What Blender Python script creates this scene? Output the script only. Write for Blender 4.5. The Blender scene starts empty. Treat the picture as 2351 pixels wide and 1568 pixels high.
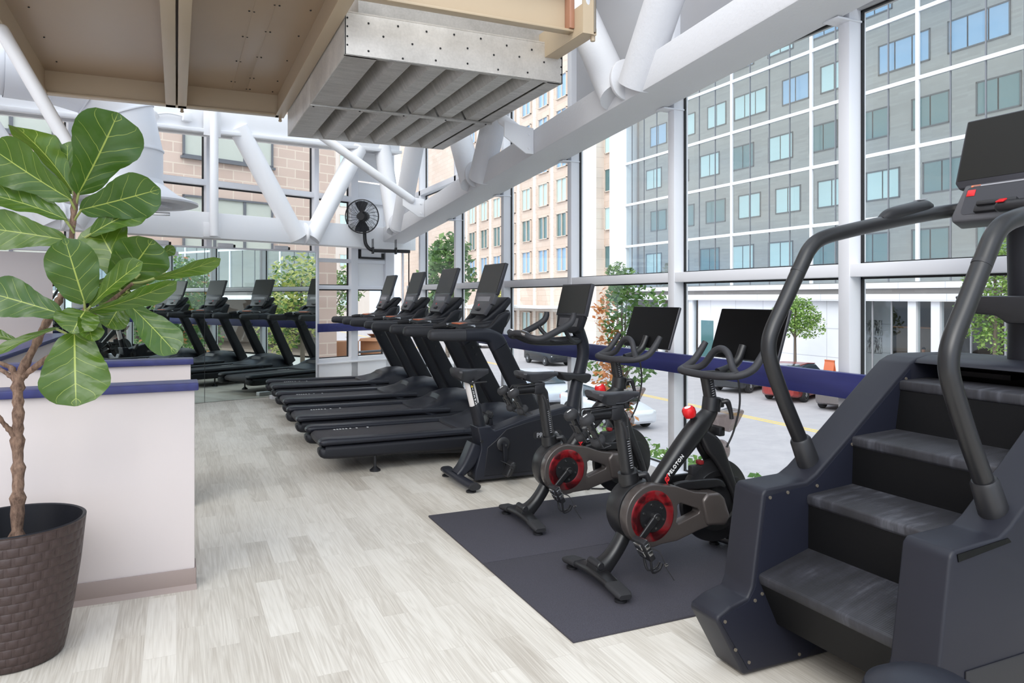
import bpy, bmesh, math, random
from mathutils import Vector, Matrix, Euler
V = Vector
SC = bpy.context.scene
COL = SC.collection
random.seed(11)
PI = math.pi
R = math.radians

# ---------------------------------------------------------------- geometry helpers
def cr(pts, k=6, closed=False):
    """Catmull-Rom resampling of a list of points (any dimension)."""
    P = [tuple(p) for p in pts]; n = len(P); out = []
    rng = range(n if closed else n-1)
    for i in rng:
        if closed:
            a, b, c, d = P[(i-1) % n], P[i], P[(i+1) % n], P[(i+2) % n]
        else:
            a = P[i-1] if i > 0 else tuple(2*x-y for x, y in zip(P[0], P[1]))
            b, c = P[i], P[i+1]
            d = P[i+2] if i+2 < n else tuple(2*x-y for x, y in zip(P[-1], P[-2]))
        for j in range(k):
            t = j/k
            out.append(tuple(.5*((2*q)+(-p+r)*t+(2*p-5*q+4*r-s)*t*t+(-p+3*q-3*r+s)*t**3)
                             for p, q, r, s in zip(a, b, c, d)))
    if not closed:
        out.append(P[-1])
    return out

def rrect(w, h, r, n=4):
    """closed rounded rectangle outline, centred"""
    r = min(r, w/2-1e-5, h/2-1e-5); o = []
    for cx, cy, a0 in ((w/2-r, h/2-r, 0), (-w/2+r, h/2-r, 90), (-w/2+r, -h/2+r, 180), (w/2-r, -h/2+r, 270)):
        for i in range(n+1):
            a = R(a0+90*i/n); o.append((cx+r*math.cos(a), cy+r*math.sin(a)))
    return o

class MB:
    def __init__(s, M=None):
        s.bm = bmesh.new(); s.M = M
    def merge(s, tmp, M=None, mi=0):
        if s.M is not None: M = s.M @ M if M is not None else s.M
        mp = {}
        for v in tmp.verts:
            mp[v] = s.bm.verts.new(M @ v.co if M is not None else v.co)
        for f in tmp.faces:
            try:
                g = s.bm.faces.new([mp[v] for v in f.verts]); g.material_index = mi
            except ValueError:
                pass
        tmp.free()
        return s
    @staticmethod
    def _bev(bm, w, seg, ang=30):
        es = [e for e in bm.edges if len(e.link_faces) == 2 and e.calc_face_angle(0) > R(ang)]
        if w > 0 and es:
            bmesh.ops.bevel(bm, geom=es, offset=w, segments=seg, profile=.5, affect='EDGES', clamp_overlap=True)
    def box(s, x0, x1, y0, y1, z0, z1, bev=0, seg=2, M=None, mi=0):
        b = bmesh.new()
        vs = [b.verts.new((x, y, z)) for x in (x0, x1) for y in (y0, y1) for z in (z0, z1)]
        for f in ((0, 1, 3, 2), (4, 6, 7, 5), (0, 4, 5, 1), (2, 3, 7, 6), (0, 2, 6, 4), (1, 5, 7, 3)):
            b.faces.new([vs[i] for i in f])
        bmesh.ops.recalc_face_normals(b, faces=b.faces)
        s._bev(b, bev, seg)
        return s.merge(b, M, mi)
    def cbox(s, c, d, rot=(0, 0, 0), bev=0, seg=2, mi=0):
        return s.box(-d[0]/2, d[0]/2, -d[1]/2, d[1]/2, -d[2]/2, d[2]/2, bev, seg,
                     Matrix.Translation(c) @ Euler(rot).to_matrix().to_4x4(), mi)
    def prism(s, poly, a0, a1, axis='y', bev=0, seg=2, M=None, holes=(), mi=0, bang=30):
        """extrude a 2D outline; axis y: poly is (x,z); axis x: (y,z); axis z: (x,y)"""
        def P(p, a):
            return (p[0], a, p[1]) if axis == 'y' else (a, p[0], p[1]) if axis == 'x' else (p[0], p[1], a)
        b = bmesh.new()
        loops = [poly]+list(holes)
        rings = [[[b.verts.new(P(p, a)) for p in lp] for lp in loops] for a in (a0, a1)]
        for li, lp in enumerate(loops):
            n = len(lp)
            for i in range(n):
                j = (i+1) % n
                b.faces.new((rings[0][li][i], rings[0][li][j], rings[1][li][j], rings[1][li][i]))
        if not holes:
            b.faces.new(rings[0][0]); b.faces.new(rings[1][0])
        else:
            for k in (0, 1):
                es = []
                for ring in rings[k]:
                    n = len(ring)
                    es += [b.edges.get((ring[i], ring[(i+1) % n])) for i in range(n)]
                bmesh.ops.triangle_fill(b, use_beauty=True, use_dissolve=False, edges=es)
        bmesh.ops.recalc_face_normals(b, faces=b.faces)
        s._bev(b, bev, seg, bang)
        return s.merge(b, M, mi)
    def loft(s, rings, closed=False, caps=True, mi=0, M=None, ringclosed=True):
        b = bmesh.new()
        vr = [[b.verts.new(p) for p in r] for r in rings]
        m = len(vr)
        for i in range(m if closed else m-1):
            A, B = vr[i], vr[(i+1) % m]; n = len(A)
            for j in range(n if ringclosed else n-1):
                k = (j+1) % n
                b.faces.new((A[j], A[k], B[k], B[j]))
        if caps and not closed and ringclosed:
            b.faces.new(list(reversed(vr[0]))); b.faces.new(vr[-1])
        bmesh.ops.recalc_face_normals(b, faces=b.faces)
        return s.merge(b, M, mi)
    def tube(s, pts, r, n=12, closed=False, k=0, caps=True, mi=0, M=None, prof=None, up=None):
        """swept tube; r number or list; prof: outline [(a,b)] scaled by r; k: spline resampling"""
        rs = list(r) if isinstance(r, (list, tuple)) else [r]*len(pts)
        Q = [(*p, q) for p, q in zip(pts, rs)]
        if k: Q = cr(Q, k, closed)
        P = [V(q[:3]) for q in Q]; rr = [q[3] for q in Q]
        m = len(P)
        T = []
        for i in range(m):
            a = P[(i-1) % m] if closed or i > 0 else P[0]
            c = P[(i+1) % m] if closed or i < m-1 else P[-1]
            T.append((c-a).normalized())
        u = V(up) if up else (V((0, 0, 1)) if abs(T[0].z) < .9 else V((1, 0, 0)))
        u = (u-T[0]*u.dot(T[0])).normalized()
        prof = prof or [(math.cos(2*PI*i/n), math.sin(2*PI*i/n)) for i in range(n)]
        rings = []
        for i in range(m):
            if up: u = V(up)
            u = (u-T[i]*u.dot(T[i])).normalized(); w = T[i].cross(u)
            rings.append([P[i]+(w*a+u*b)*rr[i] for a, b in prof])
        return s.loft(rings, closed, caps, mi, M)
    def rcap(s, p0, p1, r, n=12, mi=0):
        """straight rod with rounded ends"""
        p0, p1 = V(p0), V(p1); d = (p1-p0).normalized()
        pts = []; rr = []
        for i in range(4):
            a = PI/2*i/4; pts.append(p0-d*r*math.cos(a)+d*r); rr.append(max(r*math.sin(a), r*.12))
        pts.append(p0+d*r); rr.append(r); pts.append(p1-d*r); rr.append(r)
        for i in range(1, 5):
            a = PI/2*i/4; pts.append(p1-d*r+d*r*math.sin(a)); rr.append(max(r*math.cos(a), r*.12))
        return s.tube(pts, rr, n, mi=mi)
    def cyl(s, p0, p1, r0, r1=None, n=24, mi=0, bev=0):
        r1 = r0 if r1 is None else r1
        if bev:
            p0, p1 = V(p0), V(p1); d = (p1-p0).normalized()*bev
            return s.tube([p0, p0+d, p1-d, p1], [r0-bev, r0, r1, r1-bev], n, mi=mi)
        return s.tube([p0, p1], [r0, r1], n, mi=mi)
    def ring(s, c, ro, ri, h, axis='y', n=40, mi=0, rb=0):
        """flat annulus (washer) of thickness h along axis"""
        c = V(c)
        E = {'y': (V((1, 0, 0)), V((0, 0, 1)), V((0, 1, 0))), 'x': (V((0, 1, 0)), V((0, 0, 1)), V((1, 0, 0))),
             'z': (V((1, 0, 0)), V((0, 1, 0)), V((0, 0, 1)))}[axis]
        rings = []
        for i in range(n):
            a = 2*PI*i/n; d = E[0]*math.cos(a)+E[1]*math.sin(a)
            q = rb
            rings.append([c+d*ri-E[2]*h/2, c+d*(ro-q)-E[2]*h/2, c+d*ro-E[2]*(h/2-q), c+d*ro+E[2]*(h/2-q),
                          c+d*(ro-q)+E[2]*h/2, c+d*ri+E[2]*h/2])
        return s.loft(rings, closed=True, mi=mi)
    def lathe(s, prof, c=(0, 0, 0), axis='z', n=40, mi=0, M=None, sy=1., caps=True):
        """prof: [(r, h)]; open ends are closed when r is small"""
        E = {'z': (V((1, 0, 0)), V((0, 1, 0)), V((0, 0, 1))), 'y': (V((1, 0, 0)), V((0, 0, 1)), V((0, 1, 0))),
             'x': (V((0, 1, 0)), V((0, 0, 1)), V((1, 0, 0)))}[axis]
        c = V(c)
        rings = [[c+(E[0]*math.cos(2*PI*i/n)+E[1]*sy*math.sin(2*PI*i/n))*max(r, 1e-4)+E[2]*h for i in range(n)] for r, h in prof]
        return s.loft(rings, caps=caps, mi=mi, M=M)
    def ell(s, c, r, M=None, n=20, mi=0):
        b = bmesh.new()
        bmesh.ops.create_uvsphere(b, u_segments=n, v_segments=max(6, n//2), radius=1)
        T = Matrix.Translation(c) @ (M or Matrix()) @ Matrix.Diagonal((*r, 1))
        return s.merge(b, T, mi)
    def face(s, pts, mi=0):
        f = s.bm.faces.new([s.bm.verts.new((s.M @ V(p)) if s.M is not None else p) for p in pts]); f.material_index = mi
        return s
    def text(s, txt, size, M, depth=.0015, mi=0, bold=0., spacing=1.):
        cu = bpy.data.curves.new('t', 'FONT'); cu.body = txt; cu.size = size; cu.extrude = depth
        cu.align_x = 'CENTER'; cu.align_y = 'CENTER'; cu.offset = bold; cu.resolution_u = 3; cu.space_character = spacing
        o = bpy.data.objects.new('t', cu); COL.objects.link(o)
        dg = bpy.context.evaluated_depsgraph_get()
        me = bpy.data.meshes.new_from_object(o.evaluated_get(dg))
        b = bmesh.new(); b.from_mesh(me)
        bpy.data.objects.remove(o); bpy.data.curves.remove(cu); bpy.data.meshes.remove(me)
        return s.merge(b, M, mi)

def part(name, mb, mats, parent=None, label=None, sharp=35, flat=False, kind=None, subsurf=0):
    bm = mb.bm
    bm.normal_update()
    th = R(sharp)
    for f in bm.faces: f.smooth = not flat
    for e in bm.edges:
        e.smooth = not (len(e.link_faces) == 2 and e.calc_face_angle(0) > th)
    me = bpy.data.meshes.new(name); bm.to_mesh(me); bm.free()
    for m in (mats if isinstance(mats, (list, tuple)) else [mats]): me.materials.append(m)
    o = bpy.data.objects.new(name, me); COL.objects.link(o)
    if parent is not None: o.parent = parent
    if label: o['label'] = label
    if kind: o['kind'] = kind
    if subsurf:
        md = o.modifiers.new('sub', 'SUBSURF'); md.levels = md.render_levels = subsurf
    return o

def tag(o, label, cat, group=None, kind=None):
    o['label'] = label; o['category'] = cat
    if group: o['group'] = group
    if kind: o['kind'] = kind
    return o

def thing(name, label, cat, loc=(0, 0, 0), rz=0, group=None):
    o = bpy.data.objects.new(name, None); COL.objects.link(o)
    o.empty_display_size = .1
    o.location = loc; o.rotation_euler = (0, 0, rz)
    return tag(o, label, cat, group)

def struct(name, mb=None, mats=None, loc=(0, 0, 0), **kw):
    if mb is None:
        o = bpy.data.objects.new(name, None); COL.objects.link(o); o.location = loc
    else:
        o = part(name, mb, mats, **kw)
    o['kind'] = 'structure'
    return o

def dup(o, parent=None, loc=None, rz=None, label=None, group=None):
    c = o.copy(); COL.objects.link(c)
    if parent is not None: c.parent = parent
    if loc is not None: c.location = loc
    if rz is not None: c.rotation_euler = (0, 0, rz)
    if label: c['label'] = label
    if group: c['group'] = group
    for ch in list(o.children): dup(ch, c)
    return c

def S(r, g, b):
    """sRGB 0-255 -> linear rgba"""
    f = lambda v: (v/255/12.92) if v/255 <= .04045 else ((v/255+.055)/1.055)**2.4
    return (f(r), f(g), f(b), 1)
# ---------------------------------------------------------------- materials
class NT:
    def __init__(s, name):
        s.m = bpy.data.materials.new(name); s.m.use_nodes = True
        s.t = s.m.node_tree; s.b = s.t.nodes['Principled BSDF']; s.out = s.t.nodes['Material Output']
    def n(s, typ, **kw):
        x = s.t.nodes.new('ShaderNode'+typ)
        for k, v in kw.items():
            if k[0] == '_':
                i = k[1:]
                x.inputs[int(i) if i.isdigit() else i.replace('_', ' ')].default_value = v
            else: setattr(x, k, v)
        return x
    def l(s, a, b): s.t.links.new(a, b)
    def math(s, op, a, b=None, c=None):
        x = s.n('Math', operation=op)
        for i, q in enumerate((a, b, c)):
            if q is None: continue
            if isinstance(q, (int, float)): x.inputs[i].default_value = q
            else: s.l(q, x.inputs[i])
        return x.outputs[0]
    def mix(s, f, a, b, blend='MIX'):
        x = s.n('Mix', data_type='RGBA', blend_type=blend)
        for i, q in ((0, f), (6, a), (7, b)):
            if isinstance(q, (int, float, tuple)): x.inputs[i].default_value = q
            else: s.l(q, x.inputs[i])
        return x.outputs[2]
    def ramp(s, f, stops):
        x = s.n('ValToRGB'); e = x.color_ramp.elements
        while len(e) < len(stops): e.new(.5)
        for el, (p, c) in zip(e, stops):
            el.position = p; el.color = c if isinstance(c, tuple) else (c, c, c, 1)
        s.l(f, x.inputs[0]); return x.outputs[0]
    def obj(s, scale=(1, 1, 1), rot=(0, 0, 0), coord='Object'):
        tc = s.n('TexCoord'); mp = s.n('Mapping')
        mp.inputs['Scale'].default_value = scale; mp.inputs['Rotation'].default_value = rot
        s.l(tc.outputs[coord], mp.inputs[0]); return mp.outputs[0]
    def noise(s, vec, scale, detail=3, rough=.55, dist=0):
        x = s.n('TexNoise', _Scale=scale, _Detail=detail, _Roughness=rough, _Distortion=dist)
        s.l(vec, x.inputs['Vector']); return x.outputs['Fac']
    def bump(s, h, strength=.2, dist=.01):
        x = s.n('Bump', _Strength=strength, _Distance=dist)
        s.l(h, x.inputs['Height']); s.l(x.outputs[0], s.b.inputs['Normal'])
    def set(s, col=None, rough=None, metal=None, spec=None, **kw):
        for k, q in (('Base Color', col), ('Roughness', rough), ('Metallic', metal), ('Specular IOR Level', spec)):
            if q is None: continue
            if isinstance(q, (int, float, tuple)): s.b.inputs[k].default_value = q
            else: s.l(q, s.b.inputs[k])
        return s

def simple(name, col, rough=.5, metal=0., spec=.5, var=0., vs=8., bump=0., bs=200., bd=.002):
    t = NT(name).set(col, rough, metal, spec)
    v = t.obj()
    if var:
        f = t.noise(v, vs, 4)
        t.set(col=t.mix(t.math('MULTIPLY', f, var), col, tuple(c*.45 for c in col[:3])+(1,)))
    if bump:
        t.bump(t.noise(v, bs, 2), bump, bd)
    return t.m

M_ = {}
M_['navy'] = simple('machine_navy_plastic', S(30, 32, 41), .42, spec=.4, var=.25, vs=3, bump=.06, bs=900, bd=.0006)
M_['navy2'] = simple('machine_dark_plastic', S(24, 25, 31), .5, spec=.35, bump=.05, bs=900, bd=.0006)
M_['climb'] = simple('climber_slate_shell', S(30, 31, 40), .48, spec=.35, var=.25, vs=2.5, bump=.08, bs=700, bd=.0006)
M_['climb_in'] = simple('climber_inner_panel', S(26, 28, 40), .5, spec=.35, bump=.05, bs=700, bd=.0006)
M_['black'] = simple('black_plastic', S(30, 30, 33), .45)
M_['blackm'] = simple('matte_black_metal', S(26, 26, 28), .38, bump=.04, bs=900, bd=.0005)
M_['riser'] = simple('step_riser_black', S(8, 8, 10), .6, spec=.2)
M_['rubber'] = simple('black_rubber', S(38, 38, 41), .75, bump=.1, bs=500, bd=.001)
M_['belt'] = simple('running_belt', S(46, 44, 49), .65, bump=.15, bs=1400, bd=.001)
M_['grip'] = simple('foam_grip', S(44, 44, 48), .6)
M_['seat'] = simple('seat_vinyl', S(44, 44, 48), .45, bump=.15, bs=350, bd=.001)
M_['screen'] = simple('screen_glass', S(34, 34, 32), .35, spec=.25)
M_['bscreen'] = simple('black_screen_glass', S(6, 6, 7), .3, spec=.12)
M_['bezel'] = simple('console_bezel', S(48, 48, 54), .4)
M_['console'] = simple('console_grey', S(78, 78, 82), .45)
M_['red'] = simple('signal_red', S(205, 28, 34), .3)
M_['redmark'] = simple('logo_red', S(215, 45, 50), .5)
M_['orange'] = simple('orange_trim', S(220, 120, 80), .5)
M_['mark'] = simple('white_marking', S(225, 225, 225), .6)
M_['greymark'] = simple('grey_marking', S(150, 150, 155), .6)
M_['yellow'] = simple('warning_yellow', S(215, 190, 60), .5)
M_['post'] = simple('white_seat_post', S(215, 210, 208), .3)
M_['steel'] = simple('bright_steel', S(190, 190, 190), .25, 1.)
M_['darksteel'] = simple('dark_steel', S(90, 90, 92), .4, 1.)
M_['guard'] = simple('smoked_guard', S(80, 74, 72), .28, .35)
M_['white'] = simple('white_paint', S(236, 236, 238), .45, bump=.05, bs=60, bd=.003)
M_['whitet'] = simple('white_beam_paint', S(212, 212, 215), .55, var=.08, vs=5, bump=.45, bs=45, bd=.004)
M_['panelw'] = simple('grey_white_panel', S(182, 182, 185), .5)
M_['frame'] = simple('window_frame_paint', S(226, 227, 232), .4)
M_['gasket'] = simple('black_gasket', S(28, 28, 30), .6)
M_['cream'] = simple('cream_wall_paint', S(214, 204, 202), .6, bump=.04, bs=150, bd=.002)
M_['base'] = simple('taupe_base_vinyl', S(152, 136, 130), .5)
M_['duct'] = simple('duct_white_paint', S(222, 225, 232), .4)
M_['tan'] = simple('tan_steel_paint', S(196, 176, 148), .42, var=.22, vs=2.)
M_['pan'] = simple('tan_pan_paint', S(184, 160, 132), .36, var=.3, vs=1.2)
M_['rust'] = simple('worn_copper_plate', S(190, 140, 115), .4, .3, var=.4, vs=6)
M_['bolt'] = simple('dull_bolt', S(130, 122, 110), .5, .6)
M_['soil'] = simple('potting_soil', S(40, 32, 28), .9, bump=.6, bs=80, bd=.01)

def _rail():
    t = NT('navy_blue_paint'); v = t.obj()
    w = t.n('TexWave', _Scale=3., _Distortion=14., _Detail=3.); w.inputs['Detail Scale'].default_value = 1.2
    mp = t.obj((1, .12, 2.2)); t.l(mp, w.inputs[0])
    c = t.mix(w.outputs['Fac'], S(50, 54, 112), S(46, 50, 104))
    t.set(c, .35); t.bump(w.outputs['Fac'], .12, .003); return t.m
M_['rail'] = _rail()

def _floor():
    t = NT('plank_floor')
    v = t.obj((1, 1, 1), (0, 0, R(90)))     # planks run along world Y
    br = t.n('TexBrick', offset=.37, offset_frequency=2, squash=1., _Scale=1.)
    br.inputs['Color1'].default_value = (0, 0, 0, 1); br.inputs['Color2'].default_value = (1, 1, 1, 1)
    br.inputs['Mortar'].default_value = (.5, .5, .5, 1)
    br.inputs['Mortar Size'].default_value = .0009; br.inputs['Bias'].default_value = 0.
    br.inputs['Brick Width'].default_value = .66; br.inputs['Row Height'].default_value = .122
    t.l(v, br.inputs['Vector'])
    tone = br.outputs['Color']
    off = t.n('VectorMath', operation='MULTIPLY_ADD')
    off.inputs[1].default_value = (7.3, 13.1, 0)
    t.l(tone, off.inputs[0]); t.l(v, off.inputs[2])
    st = t.n('Mapping'); st.inputs['Scale'].default_value = (.55, 10., 1); t.l(off.outputs[0], st.inputs[0])
    nz = t.n('TexNoise', _Scale=1.6, _Detail=2., _Distortion=.35); t.l(st.outputs[0], nz.inputs['Vector'])
    rings = t.math('FRACT', t.math('MULTIPLY', nz.outputs['Fac'], 9.))
    rings = t.math('ABSOLUTE', t.math('SUBTRACT', rings, .5))
    st2 = t.n('Mapping'); st2.inputs['Scale'].default_value = (2, 110., 1); t.l(off.outputs[0], st2.inputs[0])
    fine = t.noise(st2.outputs[0], 1.5, 4, .65)
    big = t.noise(v, .9, 2)
    g = t.math('ADD', t.math('MULTIPLY', rings, .38), t.math('MULTIPLY', fine, .75))
    g = t.math('ADD', g, t.math('MULTIPLY', t.math('SUBTRACT', tone, .5), .34))
    g = t.math('ADD', g, t.math('MULTIPLY', t.math('SUBTRACT', big, .5), .5))
    c = t.ramp(g, [(.10, S(172, 163, 151)), (.40, S(199, 192, 181)), (.60, S(214, 208, 198)), (.95, S(228, 223, 214))])
    c = t.mix(t.math('MULTIPLY', br.outputs['Fac'], .35), c, S(165, 155, 145))
    t.set(c, .36, spec=.45); t.bump(fine, .05, .002); return t.m
M_['floor'] = _floor()

def _mat():
    t = NT('rubber_floor_mat'); v = t.obj()
    sp = t.noise(v, 320, 2); big = t.noise(v, 3, 3)
    c = t.ramp(sp, [(.3, S(48, 47, 54)), (.7, S(76, 74, 84))])
    c = t.mix(t.math('MULTIPLY', big, .4), c, S(58, 58, 60))
    t.set(c, .8, spec=.3); t.bump(sp, .3, .003); return t.m
M_['mat'] = _mat()

def _tread():
    t = NT('step_tread_rubber'); v = t.obj()
    w = t.n('TexWave', wave_type='BANDS', bands_direction='X', _Scale=42.); t.l(v, w.inputs[0])
    sc = t.noise(t.obj((2, 14, 2)), 2.2, 4, .65); sc2 = t.noise(v, 5, 3)
    f = t.math('MULTIPLY', t.math('MULTIPLY', sc, sc2), 2.2)
    c = t.ramp(f, [(.35, S(32, 32, 36)), (.65, S(45, 45, 51)), (.95, S(74, 75, 82))])
    t.set(c, .6); t.bump(w.outputs['Fac'], .35, .002); return t.m
M_['tread'] = _tread()

def _galv(name, a, b, metal, sc):
    t = NT(name); v = t.obj()
    f = t.noise(t.obj(sc), 3, 5, .7); g = t.noise(v, 60, 2)
    q = t.math('ADD', t.math('MULTIPLY', f, .8), t.math('MULTIPLY', g, .25))
    t.set(t.ramp(q, [(.3, a), (.75, b)]), .42, metal); return t.m
M_['galv'] = _galv('galvanised_sheet', S(190, 185, 178), S(232, 227, 220), .2, (1, 1, 1))
M_['galv2'] = _galv('brushed_galvanised_slat', S(158, 154, 148), S(206, 201, 195), .35, (1, 6, 1))

def _pot():
    t = NT('woven_brown_pot')
    tc = t.n('TexCoord'); mp = t.n('Mapping'); mp.inputs['Scale'].default_value = (14, 15, 1); t.l(tc.outputs['UV'], mp.inputs[0])
    sep = t.n('SeparateXYZ'); t.l(mp.outputs[0], sep.inputs[0])
    row = t.math('FLOOR', sep.outputs[1]); odd = t.math('MODULO', row, 2.)
    u = t.math('FRACT', t.math('ADD', sep.outputs[0], t.math('MULTIPLY', odd, .5)))
    vv = t.math('FRACT', sep.outputs[1])
    over = t.math('LESS_THAN', u, .78)
    hv = t.math('SINE', t.math('MULTIPLY', vv, PI)); hu = t.math('SINE', t.math('MULTIPLY', t.math('DIVIDE', u, .78), PI))
    h = t.math('MULTIPLY', t.math('POWER', t.math('MAXIMUM', hv, 0.), .5), t.math('ADD', .45, t.math('MULTIPLY', over, t.math('POWER', t.math('MAXIMUM', hu, 0.), .4))))
    fine = t.noise(t.obj((1, 1, 6)), 90, 2)
    c = t.mix(fine, S(56, 43, 41), S(70, 54, 51))
    t.set(c, .48)
    t.bump(t.math('ADD', h, t.math('MULTIPLY', fine, .25)), .6, .008); return t.m
M_['pot'] = _pot()

def _leaf():
    t = NT('fiddle_leaf'); tc = t.n('TexCoord'); sep = t.n('SeparateXYZ'); t.l(tc.outputs['UV'], sep.inputs[0])
    u, v = sep.outputs[0], sep.outputs[1]      # u along 0..1, v across -1..1
    av = t.math('ABSOLUTE', v)
    mid = t.math('LESS_THAN', av, t.math('MULTIPLY', t.math('SUBTRACT', 1.25, u), .04))
    wob = t.noise(t.obj(), 14, 2)
    q = t.math('MULTIPLY', t.math('SUBTRACT', u, t.math('ADD', t.math('MULTIPLY', av, .26), t.math('MULTIPLY', t.math('SUBTRACT', wob, .5), .06))), 5.6)
    fr = t.math('ABSOLUTE', t.math('SUBTRACT', t.math('FRACT', q), .5))
    side = t.math('GREATER_THAN', fr, t.math('ADD', .474, t.math('MULTIPLY', av, .018)))
    side = t.math('MULTIPLY', side, t.math('LESS_THAN', av, .9))
    vein = t.math('MAXIMUM', mid, t.math('MULTIPLY', side, .75))
    n = t.noise(t.obj(), 7, 3)
    info = t.n('ObjectInfo')
    base = t.mix(n, S(50, 76, 18), S(86, 112, 32))
    base = t.mix(t.math('MULTIPLY', info.outputs['Random'], .75), base, S(40, 74, 36))
    c = t.mix(vein, base, S(160, 172, 84))
    t.set(c, .3); t.b.inputs['Subsurface Weight'].default_value = 0.
    hb = t.math('ADD', t.math('MULTIPLY', fr, -.5), t.math('MULTIPLY', vein, .25))
    t.bump(hb, .5, .008)
    tr = t.n('BsdfTranslucent'); tr.inputs[0].default_value = S(120, 160, 50)
    mx = t.n('MixShader', _0=.22); t.l(t.b.outputs[0], mx.inputs[1]); t.l(tr.outputs[0], mx.inputs[2]); t.l(mx.outputs[0], t.out.inputs[0])
    return t.m
M_['leaf'] = _leaf()
def _bark():
    t = NT('fig_bark'); f = t.noise(t.obj((1, 1, .4)), 60, 5, .7)
    t.set(t.ramp(f, [(.3, S(70, 50, 40)), (.7, S(150, 122, 104))]), .85); t.bump(f, .7, .006); return t.m
M_['bark'] = _bark()

def _glass(name, tint, rough=0., refl=1., ior=1.45):
    t = NT(name); tr = t.n('BsdfTransparent'); tr.inputs[0].default_value = tint
    gl = t.n('BsdfGlossy'); gl.inputs['Roughness'].default_value = rough
    fr = t.n('Fresnel', _IOR=ior); mx = t.n('MixShader')
    ge = t.n('NewGeometry')
    t.l(t.math('MULTIPLY', t.math('MULTIPLY', fr.outputs[0], refl), t.math('SUBTRACT', 1., ge.outputs['Backfacing'])), mx.inputs[0])
    t.l(tr.outputs[0], mx.inputs[1]); t.l(gl.outputs[0], mx.inputs[2]); t.l(mx.outputs[0], t.out.inputs[0]); return t.m
M_['glass'] = _glass('window_glass', (.97, .985, .98, 1), refl=.8)
M_['sky_glass'] = _glass('added_skylight_glass', (.97, .98, .98, 1), refl=.3)
M_['smoke'] = _glass('smoked_clear_plastic', (.55, .5, .48, 1), .15, 1.6)
def _mirror():
    t = NT('mirror_glass'); t.set(S(226, 238, 234), .0, 1.); return t.m
M_['mirror'] = _mirror()
def _ringm():
    t = NT('red_flywheel_ring'); f = t.noise(t.obj(), 9, 2, .5, .8)
    t.set(t.ramp(f, [(.42, S(70, 22, 26)), (.52, S(150, 30, 38)), (.66, S(120, 72, 72))]), .3, .5); return t.m
M_['redring'] = _ringm()
M_['bluelit'] = simple('blue_sticker', S(60, 150, 210), .4)
# ---------------------------------------------------------------- the room shell
FA = math.atan2(-.388, -.922)
FW = Matrix.Translation((3.63, 12.39, 0)) @ Matrix.Rotation(FA, 4, 'Z')   # far wall frame: x along wall from the corner, y into the room
def fwp(t, off, z): return FW @ V((t, off, z))

def far_y(x): return 12.39+(x-3.63)*.388/.922
m = MB(); m.prism([(-7, -3), (3.72, -3), (3.72, 12.6), (3.63, 12.52), (-7, far_y(-7)+.15)], -.25, 0, 'z')
struct('floor', m, M_['floor'])
m = MB()
for x in (-6.9, -4.8, -2.7, -.6, 1.5, 3.6):
    m.box(x-.05, x+.05, -3, min(12.3, far_y(x)), 5.62, 5.8)
for y in (-2.9, -.3, 2.3, 4.9, 7.5):
    m.box(-6.85, 3.55, y-.05, y+.05, 5.64, 5.78)
ce = struct('ceiling', m, M_['frame'])  # unseen roof, glazed so that sky light brightens the room
m = MB(); m.prism([(-7, -3), (3.7, -3), (3.7, 12.4), (-7, far_y(-7))], 5.8, 5.815, 'z')
part('added_skylight_pane', m, M_['sky_glass'], ce)
m = MB(); m.box(-7.1, -6.95, -3, 8, -.0, 5.6)
struct('wall_left', m, M_['cream'])

# window wall along X = 3.62
YK = [3.136+1.635*k for k in range(-2, 6)]      # far edge of each column
for i, y in enumerate(YK):
    m = MB(); m.box(3.50, 3.635, y-.08, y, 0, 5.6, .006)
    t = struct(f'trim_{i+1}', m, M_['frame'])
m = MB(); m.box(3.505, 3.63, YK[0], 12.0, 1.565, 1.64, .004)
struct('trim_9', m, M_['frame'])
m = MB(); m.box(3.50, 3.63, YK[4], 12.0, 3.05, 3.13, .004)
struct('trim_10', m, M_['frame'])
m = MB(); m.box(3.47, 3.66, -2, 12.28, 0.0, .10, .005)
struct('baseboard_right', m, M_['frame'])
for i in range(len(YK)):
    y0 = YK[i]; y1 = (YK[i+1]-.08) if i+1 < len(YK) else 12.2
    top = 5.6 if y0 > 5.5 else 3.1
    w = struct(f'window_{i+1}', loc=(3.6, y0, 0))
    L = [(.10, 1.565), (1.64, 3.05 if top > 4 else 3.1)]+([(3.13, 5.6)] if top > 4 else [])
    for z0, z1 in L:
        m = MB(); m.box(-.002, .006, .0, y1-y0, z0, z1)
        part('pane', m, M_['glass'], w)
        g = MB()
        for a in ((0, .010, z0, z1), (y1-y0-.010, y1-y0, z0, z1), (0, y1-y0, z0, z0+.010), (0, y1-y0, z1-.012, z1)):
            g.box(-.009, .010, a[0], a[1], a[2], a[3])
        part('gasket', g, M_['gasket'], w)
m = MB()
for a, b in ((-2, YK[2]-.04), (YK[2]-.036, YK[3]-.04), (YK[3]-.036, YK[3]+.35), (YK[3]+.354, YK[4]-.0)):
    m.box(3.56, 3.66, a, b, 3.1, 5.6, .003)
struct('wall_right', m, M_['panelw'])
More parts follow.
